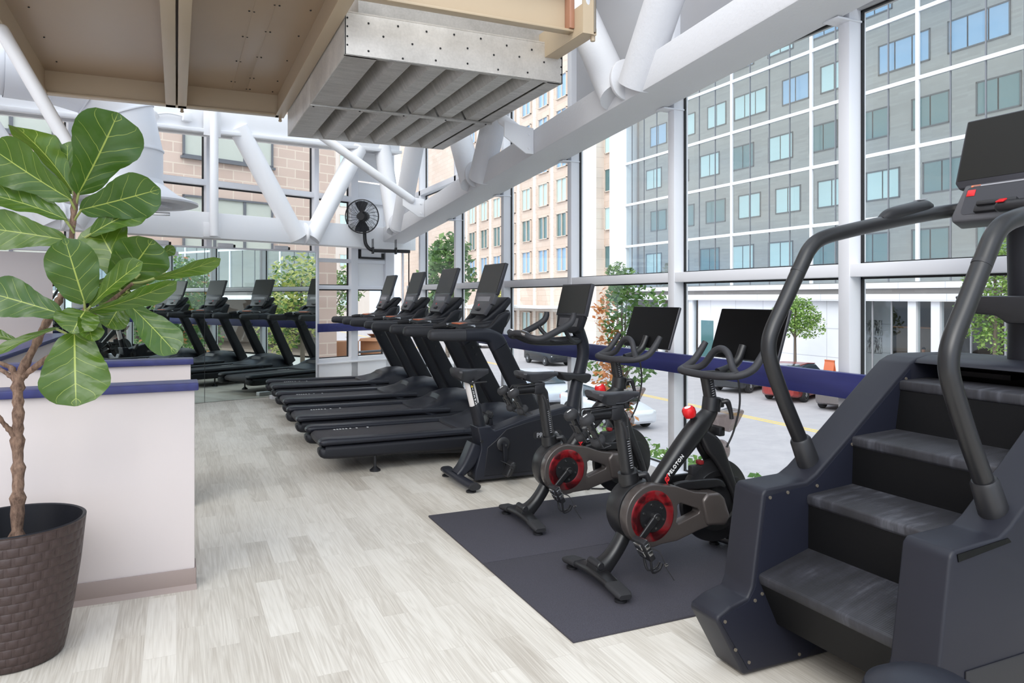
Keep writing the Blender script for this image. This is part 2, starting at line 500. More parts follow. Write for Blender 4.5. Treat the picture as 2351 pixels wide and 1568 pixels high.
# column brackets with bolts under the sloped beam
def beam_z(y): return 2.78-.08*(y-6.33)
for i, y in enumerate(YK[1:7]):
    z = beam_z(y-.04)-.012
    t = thing('column_bracket', ['white bolted bracket plate on the window column nearest the camera', 'white bolted bracket plate above the stair climber, at the top right window column',
        'white bolted bracket plate on the column behind the black bike screens', 'white bolted bracket plate on the column behind the upright bike screen',
        'white bolted bracket plate on the column behind the nearest treadmill screen', 'white bolted bracket plate on the column above the second treadmill screen'][i], 'bracket', (3.5, y-.04, z), group='brackets under the sloped beam')
    m = MB(); m.box(-.1, .11, -.05, .06, 0, .012, .003); m.box(-.06, .1, .048, .06, .012, .075, .003)
    part('plate', m, M_['frame'], t)
    for bx in (0, .06):
        m = MB(); m.cyl((bx, .03, .045), (bx, .05, .045), .014, n=8); part('bolt', m, M_['bolt'], t)

# navy guard rail boards
m = MB(); m.box(3.44, 3.485, -1, 12.1, .875, 1.02, .004)
tag(part('guard_rail', m, M_['rail']), 'long navy blue board rail running along the street window wall', 'rail')
m = MB(MB().M or FW); m.box(.2, 1.80, .005, .045, .905, 1.036, .004)
tag(part('guard_rail', m, M_['rail']), 'short navy blue board rail on the far window beside the mirror', 'rail')

# far wall -------------------------------------------------------
for i, (a, b) in enumerate(((.28, .46), (1.02, 1.15), (1.746, 1.83), (3.45, 3.53), (5.15, 5.23), (6.85, 6.93))):
    m = MB(FW); z0 = 0 if i < 3 else 2.0
    m.box(a, b, -.12, 0, z0, 5.6, .005); struct(f'trim_{11+i}', m, M_['frame'])
m = MB(FW)
m.box(.28, 1.83, -.12, -.004, 1.574, 1.636, .004); m.box(.28, 9, -.12, -.004, 2.99, 3.07, .004)
m.box(.28, 9, -.12, -.02, 2.0, 2.06, .004)
struct('trim_17', m, M_['frame'])
m = MB(FW); m.box(.0, 1.84, -.14, .0, .0, .40, .004); m.box(.0, 1.84, -.14, .03, .40, .425, .004); m.box(.46, 1.746, -.12, -.01, .425, .485, .004)
struct('wall_far', m, M_['white'])
m = MB(FW); m.box(5.40, 10.5, -.12, .0, 0, 1.975, .004)
struct('wall_back', m, M_['cream'])
m = MB(FW); m.box(.46, 1.02, -.10, -.05, 1.636, 2.99, .004); m.box(.46, 1.02, -.10, -.05, 3.07, 3.33, .004)
m.box(.46, 1.02, -.10, -.05, 3.36, 5.6, .004)
struct('wall_corner', m, M_['white'])
k = 9
for a, b, z0, z1 in ((.46, 1.02, .485, 1.574), (1.15, 1.746, .485, 1.574), (1.15, 1.746, 1.636, 2.99), (1.15, 1.746, 3.07, 5.6),
                     (1.83, 3.45, 2.06, 2.99), (1.83, 3.45, 3.07, 5.6), (3.53, 5.15, 2.06, 2.99), (3.53, 5.15, 3.07, 5.6),
                     (5.23, 6.85, 2.06, 2.99), (5.23, 6.85, 3.07, 5.6), (6.93, 8.6, 2.06, 2.99), (6.93, 8.6, 3.07, 5.6)):
    w = struct(f'window_{k}', loc=FW @ V((a, -.1, z0))); w.rotation_euler = (0, 0, FA); k += 1
    W, H = b-a, z1-z0
    m = MB(); m.box(0, W, -.004, .004, 0, H); part('pane', m, M_['glass'], w)
    g = MB()
    for q in ((0, .014, 0, H), (W-.014, W, 0, H), (0, W, 0, .014), (0, W, H-.02, H)): g.box(q[0], q[1], -.015, .015, q[2], q[3])
    part('gasket', g, M_['gasket'], w)
t = thing('wall_opening', 'small black edged opening in the white corner panel below the wall fan', 'vent', FW @ V((.73, -.03, 2.08)), FA)
m = MB(); m.box(-.25, .25, -.02, .02, 0, .03); m.box(.22, .25, -.02, .02, .03, .15); m.box(-.25, -.20, -.02, .02, .03, .1)
part('black_edge', m, M_['gasket'], t)
m = MB(); m.box(-.2, .22, -.02, 0, .03, .15); part('cover', m, M_['white'], t)

# mirror
MA = R(180+15.6); MP = V((.7244, 11.09, 0)); MU = V((math.cos(MA), math.sin(MA), 0)); MO = MP-MU*1.245
t = thing('wall_mirror', 'tall two panel mirror on the far wall reflecting the treadmills', 'mirror', MO, MA)
for a, b in ((.004, 1.628), (1.634, 3.42)):
    m = MB(); m.box(a, b, -.03, .0, .005, 2.12); part('mirror_panel', m, M_['mirror'], t)
m = MB(); m.box(-.012, 3.43, -.035, .012, 2.12, 2.145, .003); m.box(-.016, .003, -.06, .012, 0, 2.12, .003)
part('frame', m, M_['frame'], t)
m = MB(); m.box(0, 3.42, -.05, -.031, .005, 2.12); part('backing', m, M_['frame'], t)
m = MB(); m.box(1.628, 1.634, -.03, .002, .005, 2.12); part('seam', m, M_['gasket'], t)
# clips that hold the mirror head below the truss
for q, tt in enumerate((.55, 1.35, 2.2)):
    t = thing('mirror_bracket', ['small white bracket over the mirror top nearest the corner', 'small white bracket over the middle of the mirror top', 'small white bracket over the left part of the mirror top'][q],
              'bracket', MO+MU*tt+V((0, 0, 2.145)), MA, 'brackets over the mirror')
    m = MB(); m.box(-.1, .1, -.03, .03, .0, .055, .003); part('plate', m, M_['frame'], t)
    m = MB(); m.box(-.13, -.1, -.03, .03, .0, .04, .003); part('end_cap', m, M_['gasket'], t)

# half walls (left)
def half(name, y0, x1, x0=-6.5, h=.985, cap=.038, th=.15):
    m = MB(); m.box(x0, x1, y0, y0+th, 0, h, .004); w = struct(name, m, M_['cream'])
    m = MB(); m.box(x0, x1+.018, y0-.02, y0+th+.02, h, h+cap, .006); part('cap', m, M_['rail'], w, label='navy blue painted cap')
    m = MB(); m.box(x0, x1+.006, y0-.008, y0, .0, .1, .003); m.box(x1, x1+.008, y0, y0+th, .0, .1, .003)
    m.prism([(y0-.03, 0), (y0-.008, 0), (y0-.008, .022)], x0, x1+.01, 'x')
    part('baseboard', m, M_['base'], w); return w
half('wall_near', 4.02, .083)
half('wall_middle', 5.575, .09)
m = MB(); m.box(-1.35, -1.2, 5.75, 10.2, 0, .985, .004); w = struct('wall_side', m, M_['cream'])
m = MB(); m.box(-1.40, -1.15, 5.75, 10.2, .985, 1.023, .006); part('cap', m, M_['rail'], w, label='navy blue painted cap')

# ---------------------------------------------------------------- steel trusses
def gusset(m, c, nx):   # disc between two tubes
    pass
t = thing('roof_truss', 'big white steel truss with a sloped beam along the street windows', 'truss', (3.2, 5, 0))
m = MB(); m.M = Matrix.Translation((-3.2, -5, 0))
def chord(m, x0, x1, ya, yb, zf, h, bev=.012):
    P = [(ya, zf(ya)), (yb, zf(yb)), (yb, zf(yb)+h), (ya, zf(ya)+h)]
    m.prism(P, x0, x1, 'x', bev)
chord(m, 3.05, 3.45, -.8, 12.35, beam_z, .235)
part('bottom_chord', m, M_['whitet'], t)
m = MB(); m.M = Matrix.Translation((-3.2, -5, 0))
chord(m, 2.95, 3.4, -.8, 12.2, lambda y: beam_z(y)+2.0, .25); part('top_chord', m, M_['whitet'], t)
NOD = [4.70, 7.74, 11.0]; XT = 3.07
def web(y0, y1):
    m = MB(); m.M = Matrix.Translation((-3.2, -5, 0))
    a = V((XT, y0, beam_z(y0)+.08)); b = V((XT, y1, beam_z(y1)+2.1))
    m.cyl(a, b, .135, n=28); part('diagonal', m, M_['whitet'], t)
dy = .125
for yn in NOD:
    if yn < 11: web(yn+dy, yn+1.42)
    else: web(yn+dy, yn+1.2)
    web(yn-dy, yn-1.62)
    m = MB(); m.M = Matrix.Translation((-3.2, -5, 0))
    z = beam_z(yn)
    m.prism([(XT+.140*math.cos(q), z+.165+.155*math.sin(q)) for q in [2*PI*i/32 for i in range(32)]], yn-.016, yn+.016, 'y', .006); part('node_plate', m, M_['whitet'], t)
# horizontal bracing rods
def brace(name, label, p, q, r, extra):
    b = thing(name, label, 'brace', p)
    p, q = V(p), V(q); d = (q-p)
    m = MB(); m.rcap(V((0, 0, 0))+d.normalized()*.16, d, r, 20); part('rod', m, M_['white'], b)
    m = MB()
    e = d.normalized(); pr = [(0, -.11), (.0, .13), (-.16, .15), (-.30, .17), (-.30, .03), (-.08, -.11)]
    m.prism([(x, z) for x, z in pr], -.008, .008, 'y', .003); part('gusset_plate', m, M_['white'], b)
    for zz in (.07, -.06):
        m = MB(); m.cyl((-.05, -.02, zz), (-.05, -.006, zz), .014, n=8); part('bolt', m, M_['white'], b)
    return b
brace('bracing_rod', 'slim white bracing rod reaching the sloped beam near the wall fan', (3.048, 9.6, 2.64), (1.62, 9.6, 3.545), .055, 0)
brace('bracing_rod', 'slim white bracing rod below the louvred metal box', (3.048, 6.24, 2.90), (2.85, 6.585, 3.195), .055, 0)
# far truss (frame of the far wall)
t = thing('roof_truss', 'white steel truss across the far wall above the mirror', 'truss', fwp(3, .2, 2.4), FA)
TI = t.matrix_basis if False else Matrix.Translation(fwp(3, .2, 2.4)) @ Matrix.Rotation(FA, 4, 'Z')
TM = TI.inverted() @ FW
m = MB(TM); m.box(.10, 8.6, .08, .35, 2.235, 2.58, .01); part('bottom_chord', m, M_['white'], t)
m = MB(TM)
uz = lambda q: 3.60+.055*(4.4-q)
m.prism([(.4, uz(.4)), (8.6, uz(8.6)), (8.6, uz(8.6)+.4), (.4, uz(.4)+.4)], .08, .30, 'y', .01)
m.prism([(.4, uz(.4)), (8.6, uz(8.6)), (8.6, uz(8.6)+.05), (.4, uz(.4)+.05)], .02, .36, 'y', .006)
part('top_chord', m, M_['white'], t)
for nt in (2.213, 5.40):
    for q in ((nt+.11, nt+.98), (nt-.11, nt-1.02)):
        m = MB(TM); m.cyl((q[0], .33, 2.31), (q[1], .24, 3.8), .135, n=28); part('diagonal', m, M_['white'], t)
    m = MB(TM); m.prism([(.325+.15*math.cos(q), 2.385+.165*math.sin(q)) for q in [2*PI*i/32 for i in range(32)]], nt-.014, nt+.014, 'x', .006)
    part('node_plate', m, M_['white'], t)
m = MB(TM); m.cyl((3.615, .41, 2.26), (3.615, .41, 4.0), .054, n=24); part('hanger', m, M_['white'], t)
for z0, z1 in ((2.25, 2.44), (3.60, 3.98)):
    m = MB(TM); m.box(3.50, 3.73, .345, .362, z0, z1, .003); part('hanger_plate', m, M_['white'], t)
t = thing('conduit_box', 'small white junction box and conduit on the upper far beam', 'electrical box', fwp(3.95, .325, 3.80), FA)
m = MB(); m.box(-.06, .06, -.01, .06, -.06, .06, .008); part('box', m, M_['white'], t)
m = MB(); m.tube([(.06, .02, .0), (.25, .02, .0), (.45, .02, -.05), (.75, .02, -.08), (1.2, .02, -.08)], .012, 8, k=4); part('conduit', m, M_['white'], t)

# ---------------------------------------------------------------- tan overhead pan and louvred unit
t = thing('overhead_pan', 'tan painted steel pan with beams hanging overhead at the upper left', 'ceiling unit', (0, 6, 3.4))
PM = Matrix.Translation((0, -6, -3.4))
ZF = 3.386; ZP = 3.609
m = MB(PM)
m.box(-1.15, 1.05, 3.9, 8.25, ZP, ZP+.03); part('pan', m, M_['pan'], t, label='tan sheet metal pan')
m = MB(PM); m.box(.525, .667, 3.9, 8.2, ZP-.004, ZP, .001); part('cover_strip', m, M_['pan'], t)
for sx in (.50, .535, .66, .695, -.10, .92, -1.0):
    m = MB(PM)
    for sy in (4.9, 5.7, 6.3, 7.0, 7.7, 8.12): m.ell((sx, sy+(.2 if sx < .6 else 0), ZP-.004), (.008, .008, .005), n=8)
    part('rivet_row', m, M_['gasket'], t)
def chan(x0, x1, y0, y1, lip):   # beam with a bottom flange
    m = MB(PM)
    if lip == 'x':
        m.box(x0+.02, x1-.02, y0, y1, ZF+.01, ZP+.12); m.box(x0, x1, y0, y1, ZF-.0, ZF+.018, .003)
    else:
        m.box(x0, x1, y0+.03, y1, ZF+.01, ZP+.12); m.box(x0, x1, y0, y1+.05, ZF, ZF+.018, .003)
    part('beam', m, M_['tan'], t)
chan(-1.22, -1.12, 3.9, 8.3, 'x'); chan(-.17+.07, -.025+.04-.02, 3.9, 8.33, 'x'); chan(.012, .095, 3.9, 8.33, 'x')
chan(.965, 1.06, 3.9, 8.33, 'x'); chan(-1.15, 1.0, 8.22, 8.27, 'y')
for x in (.052, 1.02):
    m = MB(PM); m.cyl((x, 8.31, ZF-.035), (x, 8.31, ZF), .016, n=6); m.ell((x, 8.31, ZF-.035), (.02, .02, .012), n=10); part('bolt', m, M_['tan'], t)
m = MB(PM); m.rcap((-1.155, 6.3, 3.39), (-.56, 6.3, 2.25), .048, 20); part('hanging_rod', m, M_['white'], t, label='slim white rod at the far left')
t = thing('louvre_unit', 'galvanised metal box with angled louvre slats hanging under the tan beams', 'louvre box', (1.93, 6.65, 3.147))
LM = Matrix.Translation((-1.93, -6.65, -3.147))
x0, x1, y0, y1, z0, z1 = 1.07, 2.80, 5.20, 8.10, 3.147, 3.445
# nearer channel that carries the louvred unit
m = MB(LM)
m.box(1.06, 2.64, 4.80, 4.81, ZF+.01, ZF+.30); m.box(1.06, 2.64, 4.735, 4.815, ZF, ZF+.018, .003); m.box(1.06, 2.64, 4.735, 4.815, ZF+.29, ZF+.31, .003)
part('front_channel', m, M_['tan'], t, label='pale tan channel above the louvred box')
m = MB(LM); m.box(2.60, 2.64, 4.72, 4.80, ZF+.02, ZF+.29, .003); part('worn_plate', m, M_['rust'], t, label='copper brown worn end plate')
m = MB(LM)
hol = [(2.685+.022*math.cos(a), ZF+.20+.045*math.sin(a)) for a in [2*PI*i/18 for i in range(18)]]
m.prism([(2.64, ZF-.05), (2.73, ZF-.05), (2.73, ZF+.33), (2.64, ZF+.33)], 4.60, 4.612, 'y', 0, holes=[hol])
m.box(2.64, 2.652, 4.613, 8.2, ZF-.04, ZF+.16); m.box(2.64, 2.76, 4.613, 8.2, ZF-.05, ZF-.036, .003)
m.box(2.75, 2.7605, 4.614, 8.2, ZF-.045, ZF+.0)
part('side_channel', m, M_['tan'], t)
m = MB(LM); m.cyl((2.745, 4.64, ZF-.085), (2.745, 4.64, ZF-.05), .018, n=6); part('bolt', m, M_['tan'], t)
m = MB(LM); m.cyl((2.745, 4.615, ZF-.03), (2.745, 4.615, ZF+.4), .012, n=8); part('threaded_rod', m, M_['bolt'], t)

m = MB(LM); m.box(x0, x1, y0, y0+.012, z0, z1, .003); part('front_panel', m, M_['galv'], t)
m = MB(LM); m.box(x0, x0+.012, y0, 6.665, z0, z1, .002); m.box(x0, x0+.012, 6.672, y1, z0, z1, .002); part('side_panel', m, M_['galv'], t)
m = MB(LM); m.box(x1-.012, x1, y0, y1, z0, z1, .002); part('side_panel', m, M_['galv'], t)
m = MB(LM); m.box(x0, x1, y1-.012, y1, z0, z1, .002); part('rear_panel', m, M_['galv'], t)
m = MB(LM); m.box(x0, x1, y0, y1, z1, z1+.012); part('top_panel', m, M_['galv'], t)
m = MB(LM); m.box(x0+.12, x1-.06, y0+.10, y1-.1, z1+.012, z1+.28); part('neck', m, M_['galv2'], t)
m = MB(LM); m.box(x0+.012, x0+.235, y0+.012, y1-.012, z0, z0+.006); m.box(x1-.13, x1-.012, y0+.012, y1-.012, z0, z0+.006); m.box(x0, x1, y0, y0+.03, z0, z0+.006)
part('bottom_frame', m, M_['galv2'], t)
m = MB(LM); m.box(x0, x1, 6.645, 6.69, z0-.016, z0+.004, .003); part('middle_bar', m, M_['galv2'], t)
ns = 5
for ya, yb in ((y0+.03, 6.645), (6.69, y1-.012)):
    w = (x1-.13-(x0+.235))/ns
    for k in range(ns):
        c = x0+.235+w*(k+.5)
        m = MB(LM)
        m.prism([(c-w*.30, z0+.15), (c-.0, z0+.004), (c+w*.42, z0+.004), (c+w*.5, z0+.02), (c+.03, z0+.02), (c-w*.26, z0+.155)], ya, yb, 'y')
        part('slat', m, M_['galv2'], t)
random.seed(3)
for row, (zz, n) in enumerate(((z1-.045, 7), (z0+.15, 7), (z0+.04, 6))):
    m = MB(LM)
    for k in range(n):
        m.ell((x0+.12+(k+.5*(row % 2))*(1.5/n)+.05, y0-.002, zz+random.uniform(-.02, .02)), (.008, .005, .008), n=8)
    part('rivet_row', m, M_['gasket'], t)
for xx in (x0+.02, x1-.015):
    m = MB(LM)
    for zz in (.07, .13, .2, .26): m.ell((xx, y0-.002, z0+zz), (.007, .005, .007), n=8)
    part('rivet_row', m, M_['gasket'], t)
m = MB(LM)
for k in range(5): m.ell((x0+.03+k*.41, 6.667, z0-.017), (.01, .01, .006), n=8)
part('rivet_row', m, M_['gasket'], t)

# ---------------------------------------------------------------- white air duct
DX, DY = -.466, 9.33
t = thing('air_duct', 'fat white air duct with elbow and round ceiling diffuser behind the plant', 'duct', (DX, DY, 2.5))
rr = .33
def ring3(c, nrm, r, n=36):
    nrm = V(nrm).normalized(); a = nrm.cross(V((.2, 1, .1))).normalized(); b2 = nrm.cross(a)
    return [V(c)+(a*math.cos(2*PI*i/n)+b2*math.sin(2*PI*i/n))*r for i in range(n)]
secs = [((0, 0, .26), (0, 0, 1)), ((0, 0, .60), (0, 0, 1)), ((-.08, -.02, .98), (-.38, -.09, .9)), ((-.34, -.08, 1.24), (-.85, -.2, .45)), ((-.75, -.18, 1.33), (-1, -.24, .05)), ((-1.15, -.28, 1.33), (-1, -.24, 0))]
for i in range(len(secs)-1):
    m = MB(); m.loft([ring3(*secs[i], rr), ring3(*secs[i+1], rr)], caps=False)
    part('duct_section', m, M_['duct'], t)
    c, nn = V(secs[i+1][0]), V(secs[i+1][1]).normalized()
    if i < 4:
        m = MB(); m.loft([ring3(c-nn*.008, nn, rr+.012), ring3(c+nn*.008, nn, rr+.012)]); part('seam', m, M_['duct'], t)
m = MB()
for q in range(14):
    d = V((-1, -.24, 0)).normalized(); c = V((-1.15, -.28, 1.33))+d*.3*q
    m.loft([ring3(c, d, rr-.02), ring3(c+d*.28, d, rr-.02)], caps=False); m.loft([ring3(c+d*.27, d, rr+.015), ring3(c+d*.30, d, rr+.015)])
part('horizontal_run', m, M_['duct'], t)
m = MB(); m.lathe([(rr, .27), (rr+.01, .22), (.50, .10), (.66, .04), (.70, .02), (.70, .0), (.66, -.015), (.56, -.015), (.52, .02), (.4, .12)], (0, 0, 0), n=56); part('diffuser', m, M_['duct'], t)
m = MB(); m.lathe([(.05, .16), (.10, .1), (.30, .0), (.42, -.03), (.42, -.045), (.02, -.05)], n=48); part('inner_cone', m, M_['duct'], t)
m = MB(); m.box(-.12, .4, -.02, .02, -.12, -.085, .004); m.cyl((.0, 0, -.1), (0, 0, -.03), .02, n=10); part('damper_bracket', m, M_['steel'], t)

# ---------------------------------------------------------------- wall fan on the beam
t = thing('wall_fan', 'black caged fan on a bent pole clamped under the sloped beam', 'fan', (2.69, 11.5, 2.2))
m = MB(); m.tube([(.72, 0, -.02), (.25, 0, -.02), (.10, 0, -.01), (.02, 0, .06), (-.005, 0, .16), (-.01, 0, .36)], .028, 14, k=5); part('pole', m, M_['blackm'], t)
for cx in (.12, .49):
    m = MB(); m.box(cx-.012, cx+.012, -.045, .045, -.07, .035, .004); m.cyl((cx, -.035, .03), (cx, -.035, .165), .006, n=8); m.cyl((cx, .035, .03), (cx, .035, .165), .006, n=8); part('clamp', m, M_['blackm'], t)
fd = V((-.45, -.87, -.1)).normalized()
FM = Matrix.Translation((-.06, -.08, .5)) @ fd.to_track_quat('Y', 'Z').to_matrix().to_4x4()
m = MB(); m.cyl((0, -.16, 0), (0, .0, 0), .075, .085, n=24, bev=.01); hd = part('motor', m, M_['black'], t); hd.matrix_local = FM
m = MB()
for k in range(2):
    a0 = PI/2+PI*k
    rg = []
    for j in range(7):
        r = .04+.20*j/6; w = .42+.1*math.sin(PI*j/7)
        rg.append([V((r*math.cos(a0+s*w), .045+.035*s, r*math.sin(a0+s*w))) for s in (-1, -.5, 0, .5, 1)])
    top = rg; bot = [[p+V((0, .004, 0)) for p in q] for q in rg]
    m.loft([a+list(reversed(c)) for a, c in zip(top, bot)])
m.cyl((0, .0, 0), (0, .075, 0), .045, n=18, bev=.006)
part('blade_set', m, M_['navy2'], hd)
m = MB()
for y, r in ((.03, .262), (.03, .258)): m.tube([(r*math.cos(a), y, r*math.sin(a)) for a in [2*PI*i/48 for i in range(48)]], .006, 6, closed=True)
for sgn, yo in ((1, .12), (-1, -.05)):
    for r in [.055+.0175*i for i in range(12)]:
        yy = .03+(yo-.03)*math.cos(PI/2*(r/.265)**2)
        m.tube([(r*math.cos(a), yy, r*math.sin(a)) for a in [2*PI*i/40 for i in range(40)]], .0016, 4, closed=True)
    for k in range(22):
        a = 2*PI*k/22
        m.tube([(r*math.cos(a+r*1.2), .03+(yo-.03)*math.cos(PI/2*(r/.265)**2), r*math.sin(a+r*1.2)) for r in (.05, .1, .16, .22, .262)], .0025, 5)
m.cyl((0, .118, 0), (0, .128, 0), .06, n=20)
part('cage', m, M_['blackm'], hd)
t = thing('pipe', 'thin white drain pipe standing in the far window corner', 'pipe', (3.38, 11.8, .45))
m = MB(); m.cyl((0, 0, 0), (0, 0, 1.75), .02, n=10); part('tube', m, M_['frame'], t)
# ---------------------------------------------------------------- rubber mats
for nm, y0, y1, lb in (('rubber_mat', 2.716, 3.706, 'black rubber floor mat under the nearer spin bike, front of the two'),
                       ('rubber_mat', 3.712, 4.672, 'black rubber floor mat under the farther spin bike, rear of the two')):
    m = MB(); m.box(0, 1.83, 0, y1-y0, 0, .012, .003)
    o = part(nm, m, M_['mat']); o.location = (1.512, y0, 0); tag(o, lb, 'mat', 'rubber mats under the spin bikes')

RR = rrect(1, 1, .45, 5)
def sweepxz(mb, path, k=6, n=5, mi=0, caps=True):
    """path of (x, z, half_thick, half_width, yc, roundness): rounded-rect section swept in the xz plane"""
    Q = cr(path, k) if k else path
    rings = []
    for i, q in enumerate(Q):
        a = Q[max(i-1, 0)]; b = Q[min(i+1, len(Q)-1)]
        t = V((b[0]-a[0], 0, b[1]-a[1])).normalized(); nr = V((-t.z, 0, t.x))
        o = rrect(2*q[2], 2*q[3], q[5], n)
        rings.append([V((q[0], q[4], q[1]))+nr*u+V((0, w, 0)) for u, w in o])
    return mb.loft(rings, caps=caps, mi=mi)

# ---------------------------------------------------------------- treadmill
def make_treadmill(label):
    t = thing('treadmill', label, 'treadmill', group='treadmills facing the street windows')
    # deck shell
    m = MB(); sweepxz(m, [(.10, .185, .03, .33, 0, .03), (.22, .18, .04, .34, 0, .04), (.8, .16, .06, .35, 0, .05), (1.5, .15, .09, .36, 0, .05), (1.95, .16, .09, .34, 0, .05)], 3)
    part('deck', m, M_['navy2'], t)
    m = MB()
    P = [(.035, .215), (.045, .185), (.09, .17)]
    P = [(.06, .264), (.03, .248), (.022, .22), (.035, .195), (.08, .18), (1.3, .18), (1.3, .264)]
    m.prism(P, -.27, .27, 'y', .006); bl = part('belt', m, M_['belt'], t)
    for x0, y, sgn in ((.22, .235, 1), (.98, -.235, 1)):
        m = MB(); xs = [0, .026, .052, .078, .106, .142, .20, .30]
        for x in xs: m.box(x0+x, x0+x+.016, y-.016, y+.016, .2635, .2652)
        part('belt_marking', m, M_['mark'], bl, label='row of small white belt markings')
    for sg in (-1, 1):
        y = sg*.335
        m = MB(); sweepxz(m, [(.0, .25, .012, .045, y, .02), (.012, .262, .026, .062, y, .03), (.06, .272, .030, .068, y, .03), (.25, .27, .026, .068, y, .025), (1.0, .268, .024, .068, y, .024), (1.55, .266, .024, .068, y, .024)], 3)
        part('side_rail', m, M_['navy'], t)
        m = MB(); sweepxz(m, [(.004, .225, .018, .055, y+sg*.004, .02), (.02, .20, .04, .066, y+sg*.004, .03), (.07, .19, .052, .07, y+sg*.004, .03), (.4, .185, .054, .07, y+sg*.004, .03), (1.5, .18, .06, .07, y+sg*.004, .03), (1.98, .19, .07, .068, y+sg*.004, .03)], 3)
        part('side_shell', m, M_['navy2'], t)
        m = MB(); m.cyl((.45, sg*.36, .03), (.45, sg*.36, .16), .012, n=10); m.lathe([(.045, 0), (.045, .012), (.022, .03), (.012, .04)], (.45, sg*.36, 0), n=18)
        part('foot', m, M_['black'], t)
        m = MB(); m.lathe([(.04, 0), (.04, .05), (.03, .1)], (1.85, sg*.30, 0), n=14); part('foot', m, M_['black'], t)
    # motor hood
    m = MB(); rg = []
    for x, top, w, lo in ((1.22, .292, .40, .285), (1.30, .318, .40, .26), (1.40, .352, .40, .2), (1.52, .40, .40, .15), (1.66, .438, .40, .13), (1.80, .44, .395, .12), (1.95, .405, .385, .12), (2.05, .33, .36, .14), (2.075, .25, .34, .16)):
        row = []
        for i in range(15):
            u = -1+2*i/14; e = abs(u)
            z = lo+(top-lo)*(1-e**6)**.5 if e < 1 else lo
            z -= (top-lo)*.16*e*e
            row.append(V((x+(.10*(1-e*e) if x < 1.5 else 0), u*w, max(z, lo))))
        rg.append(row+[V((x, w, lo-.02)), V((x, -w, lo-.02))])
    m.loft(rg); part('motor_hood', m, M_['navy'], t)
    # uprights and arm rests
    for sg in (-1, 1):
        y = sg*.385
        m = MB(); sweepxz(m, [(1.955, .28, .085, .052, y, .03), (1.80, .56, .082, .05, y, .03), (1.665, .81, .08, .048, y, .03), (1.565, 1.005, .08, .048, y, .035)], 3)
        up = part('upright', m, M_['navy2'], t)
        m = MB(); sweepxz(m, [(1.563, 1.009, .081, .049, y, .035), (1.53, 1.062, .079, .05, y, .038), (1.475, 1.102, .066, .051, y, .04), (1.38, 1.117, .058, .052, y, .04), (1.24, 1.117, .055, .052, y, .04)], 5)
        part('elbow', m, M_['navy'], t)
        m = MB(); sweepxz(m, [(1.238, 1.117, .054, .051, y, .04), (1.1, 1.117, .053, .051, y, .04), (.97, 1.122, .049, .05, y, .04), (.925, 1.124, .043, .044, y, .038), (.908, 1.126, .026, .03, y, .025)], 4)
        part('arm_rest', m, M_['grip'], t)
        for bx, bz in ((1.60, .955), (1.67, .96), (1.63, .885)):
            m = MB(); m.cyl((bx, y-sg*.055, bz), (bx, y-sg*.045, bz), .012, n=10); part('bolt', m, M_['black'], up)
        # slim sensor grip on the inner side
        m = MB(); m.tube([(1.19, sg*.33, 1.165), (1.25, sg*.30, 1.178), (1.36, sg*.285, 1.18), (1.46, sg*.29, 1.182), (1.55, sg*.32, 1.175)], .022, 12, k=4); gr = part('sensor_grip', m, M_['rubber'], t)
        m = MB(); m.tube([(1.30, sg*.2865, 1.1815), (1.37, sg*.285, 1.1825)], .0215, 10); part('sensor_plate', m, M_['steel'], gr)
        # side wing (cup holder)
        m = MB(); m.prism([(1.34, 1.15), (1.42, 1.165), (1.50, 1.20), (1.58, 1.29), (1.635, 1.315), (1.68, 1.31), (1.67, 1.285), (1.60, 1.10), (1.44, 1.12)], y-.035-sg*.04, y+.035-sg*.04, 'y', .012)
        part('cup_holder', m, M_['navy2'], t)
    # dash board
    m = MB(); rg = []
    for x, z, w, h in ((1.28, 1.185, .16, .012), (1.34, 1.19, .26, .02), (1.45, 1.185, .31, .03), (1.56, 1.19, .33, .05), (1.68, 1.23, .30, .06), (1.76, 1.28, .2, .05)):
        rg.append([V((x, a, z+b)) for a, b in rrect(2*w, 2*h, h*.9, 4)])
    m.loft(rg); part('dash', m, M_['navy2'], t)
    m = MB(); m.box(1.29, 1.39, -.10, .10, 1.20, 1.212, .004); part('stop_tray', m, M_['orange'], t, label='orange edged stop tray')
    # back support of the console
    m = MB(); sweepxz(m, [(1.50, 1.19, .04, .13, 0, .03), (1.60, 1.255, .045, .15, 0, .03), (1.70, 1.345, .04, .16, 0, .03), (1.775, 1.42, .03, .15, 0, .02), (1.79, 1.435, .02, .14, 0, .02)], 4)
    part('console_support', m, M_['navy2'], t)
    Tm = Matrix.Translation((1.60, 0, 1.48)) @ Matrix.Rotation(R(18), 4, 'Y')
    m = MB(Tm); m.box(-.005, .03, -.255, .255, -.005, .30, .006); cs = part('screen_housing', m, M_['bezel'], t)
    m = MB(Tm); m.box(-.0075, -.0045, -.243, .243, .012, .288); part('screen', m, M_['screen'], cs)
    m = MB(Tm); m.prism([(-.235, .0), (.235, .0), (.225, -.10), (.15, -.115), (-.15, -.115), (-.225, -.10)], -.010, .03, 'x', .006); cn = part('console', m, M_['console'], t)
    m = MB(Tm); m.box(-.0115, -.0098, -.15, .15, -.075, -.03); m.box(-.0115, -.0098, .165, .18, -.06, -.03); part('button_strip', m, M_['greymark'], cn)
    Tk = Matrix.Translation((1.505, 0, 1.29)) @ Matrix.Rotation(R(30), 4, 'Y')
    m = MB(Tk); m.prism([(-.17, 0), (.17, 0), (.195, .11), (.19, .125), (-.19, .125), (-.195, .11)], -.008, .032, 'x', .006); kp = part('keypad', m, M_['console'], t)
    m = MB(Tk); m.box(-.022, -.006, -.05, .05, .035, .06, .003); m.box(-.03, -.012, -.03, .03, .03, .045, .003); part('phone_rest', m, M_['black'], kp)
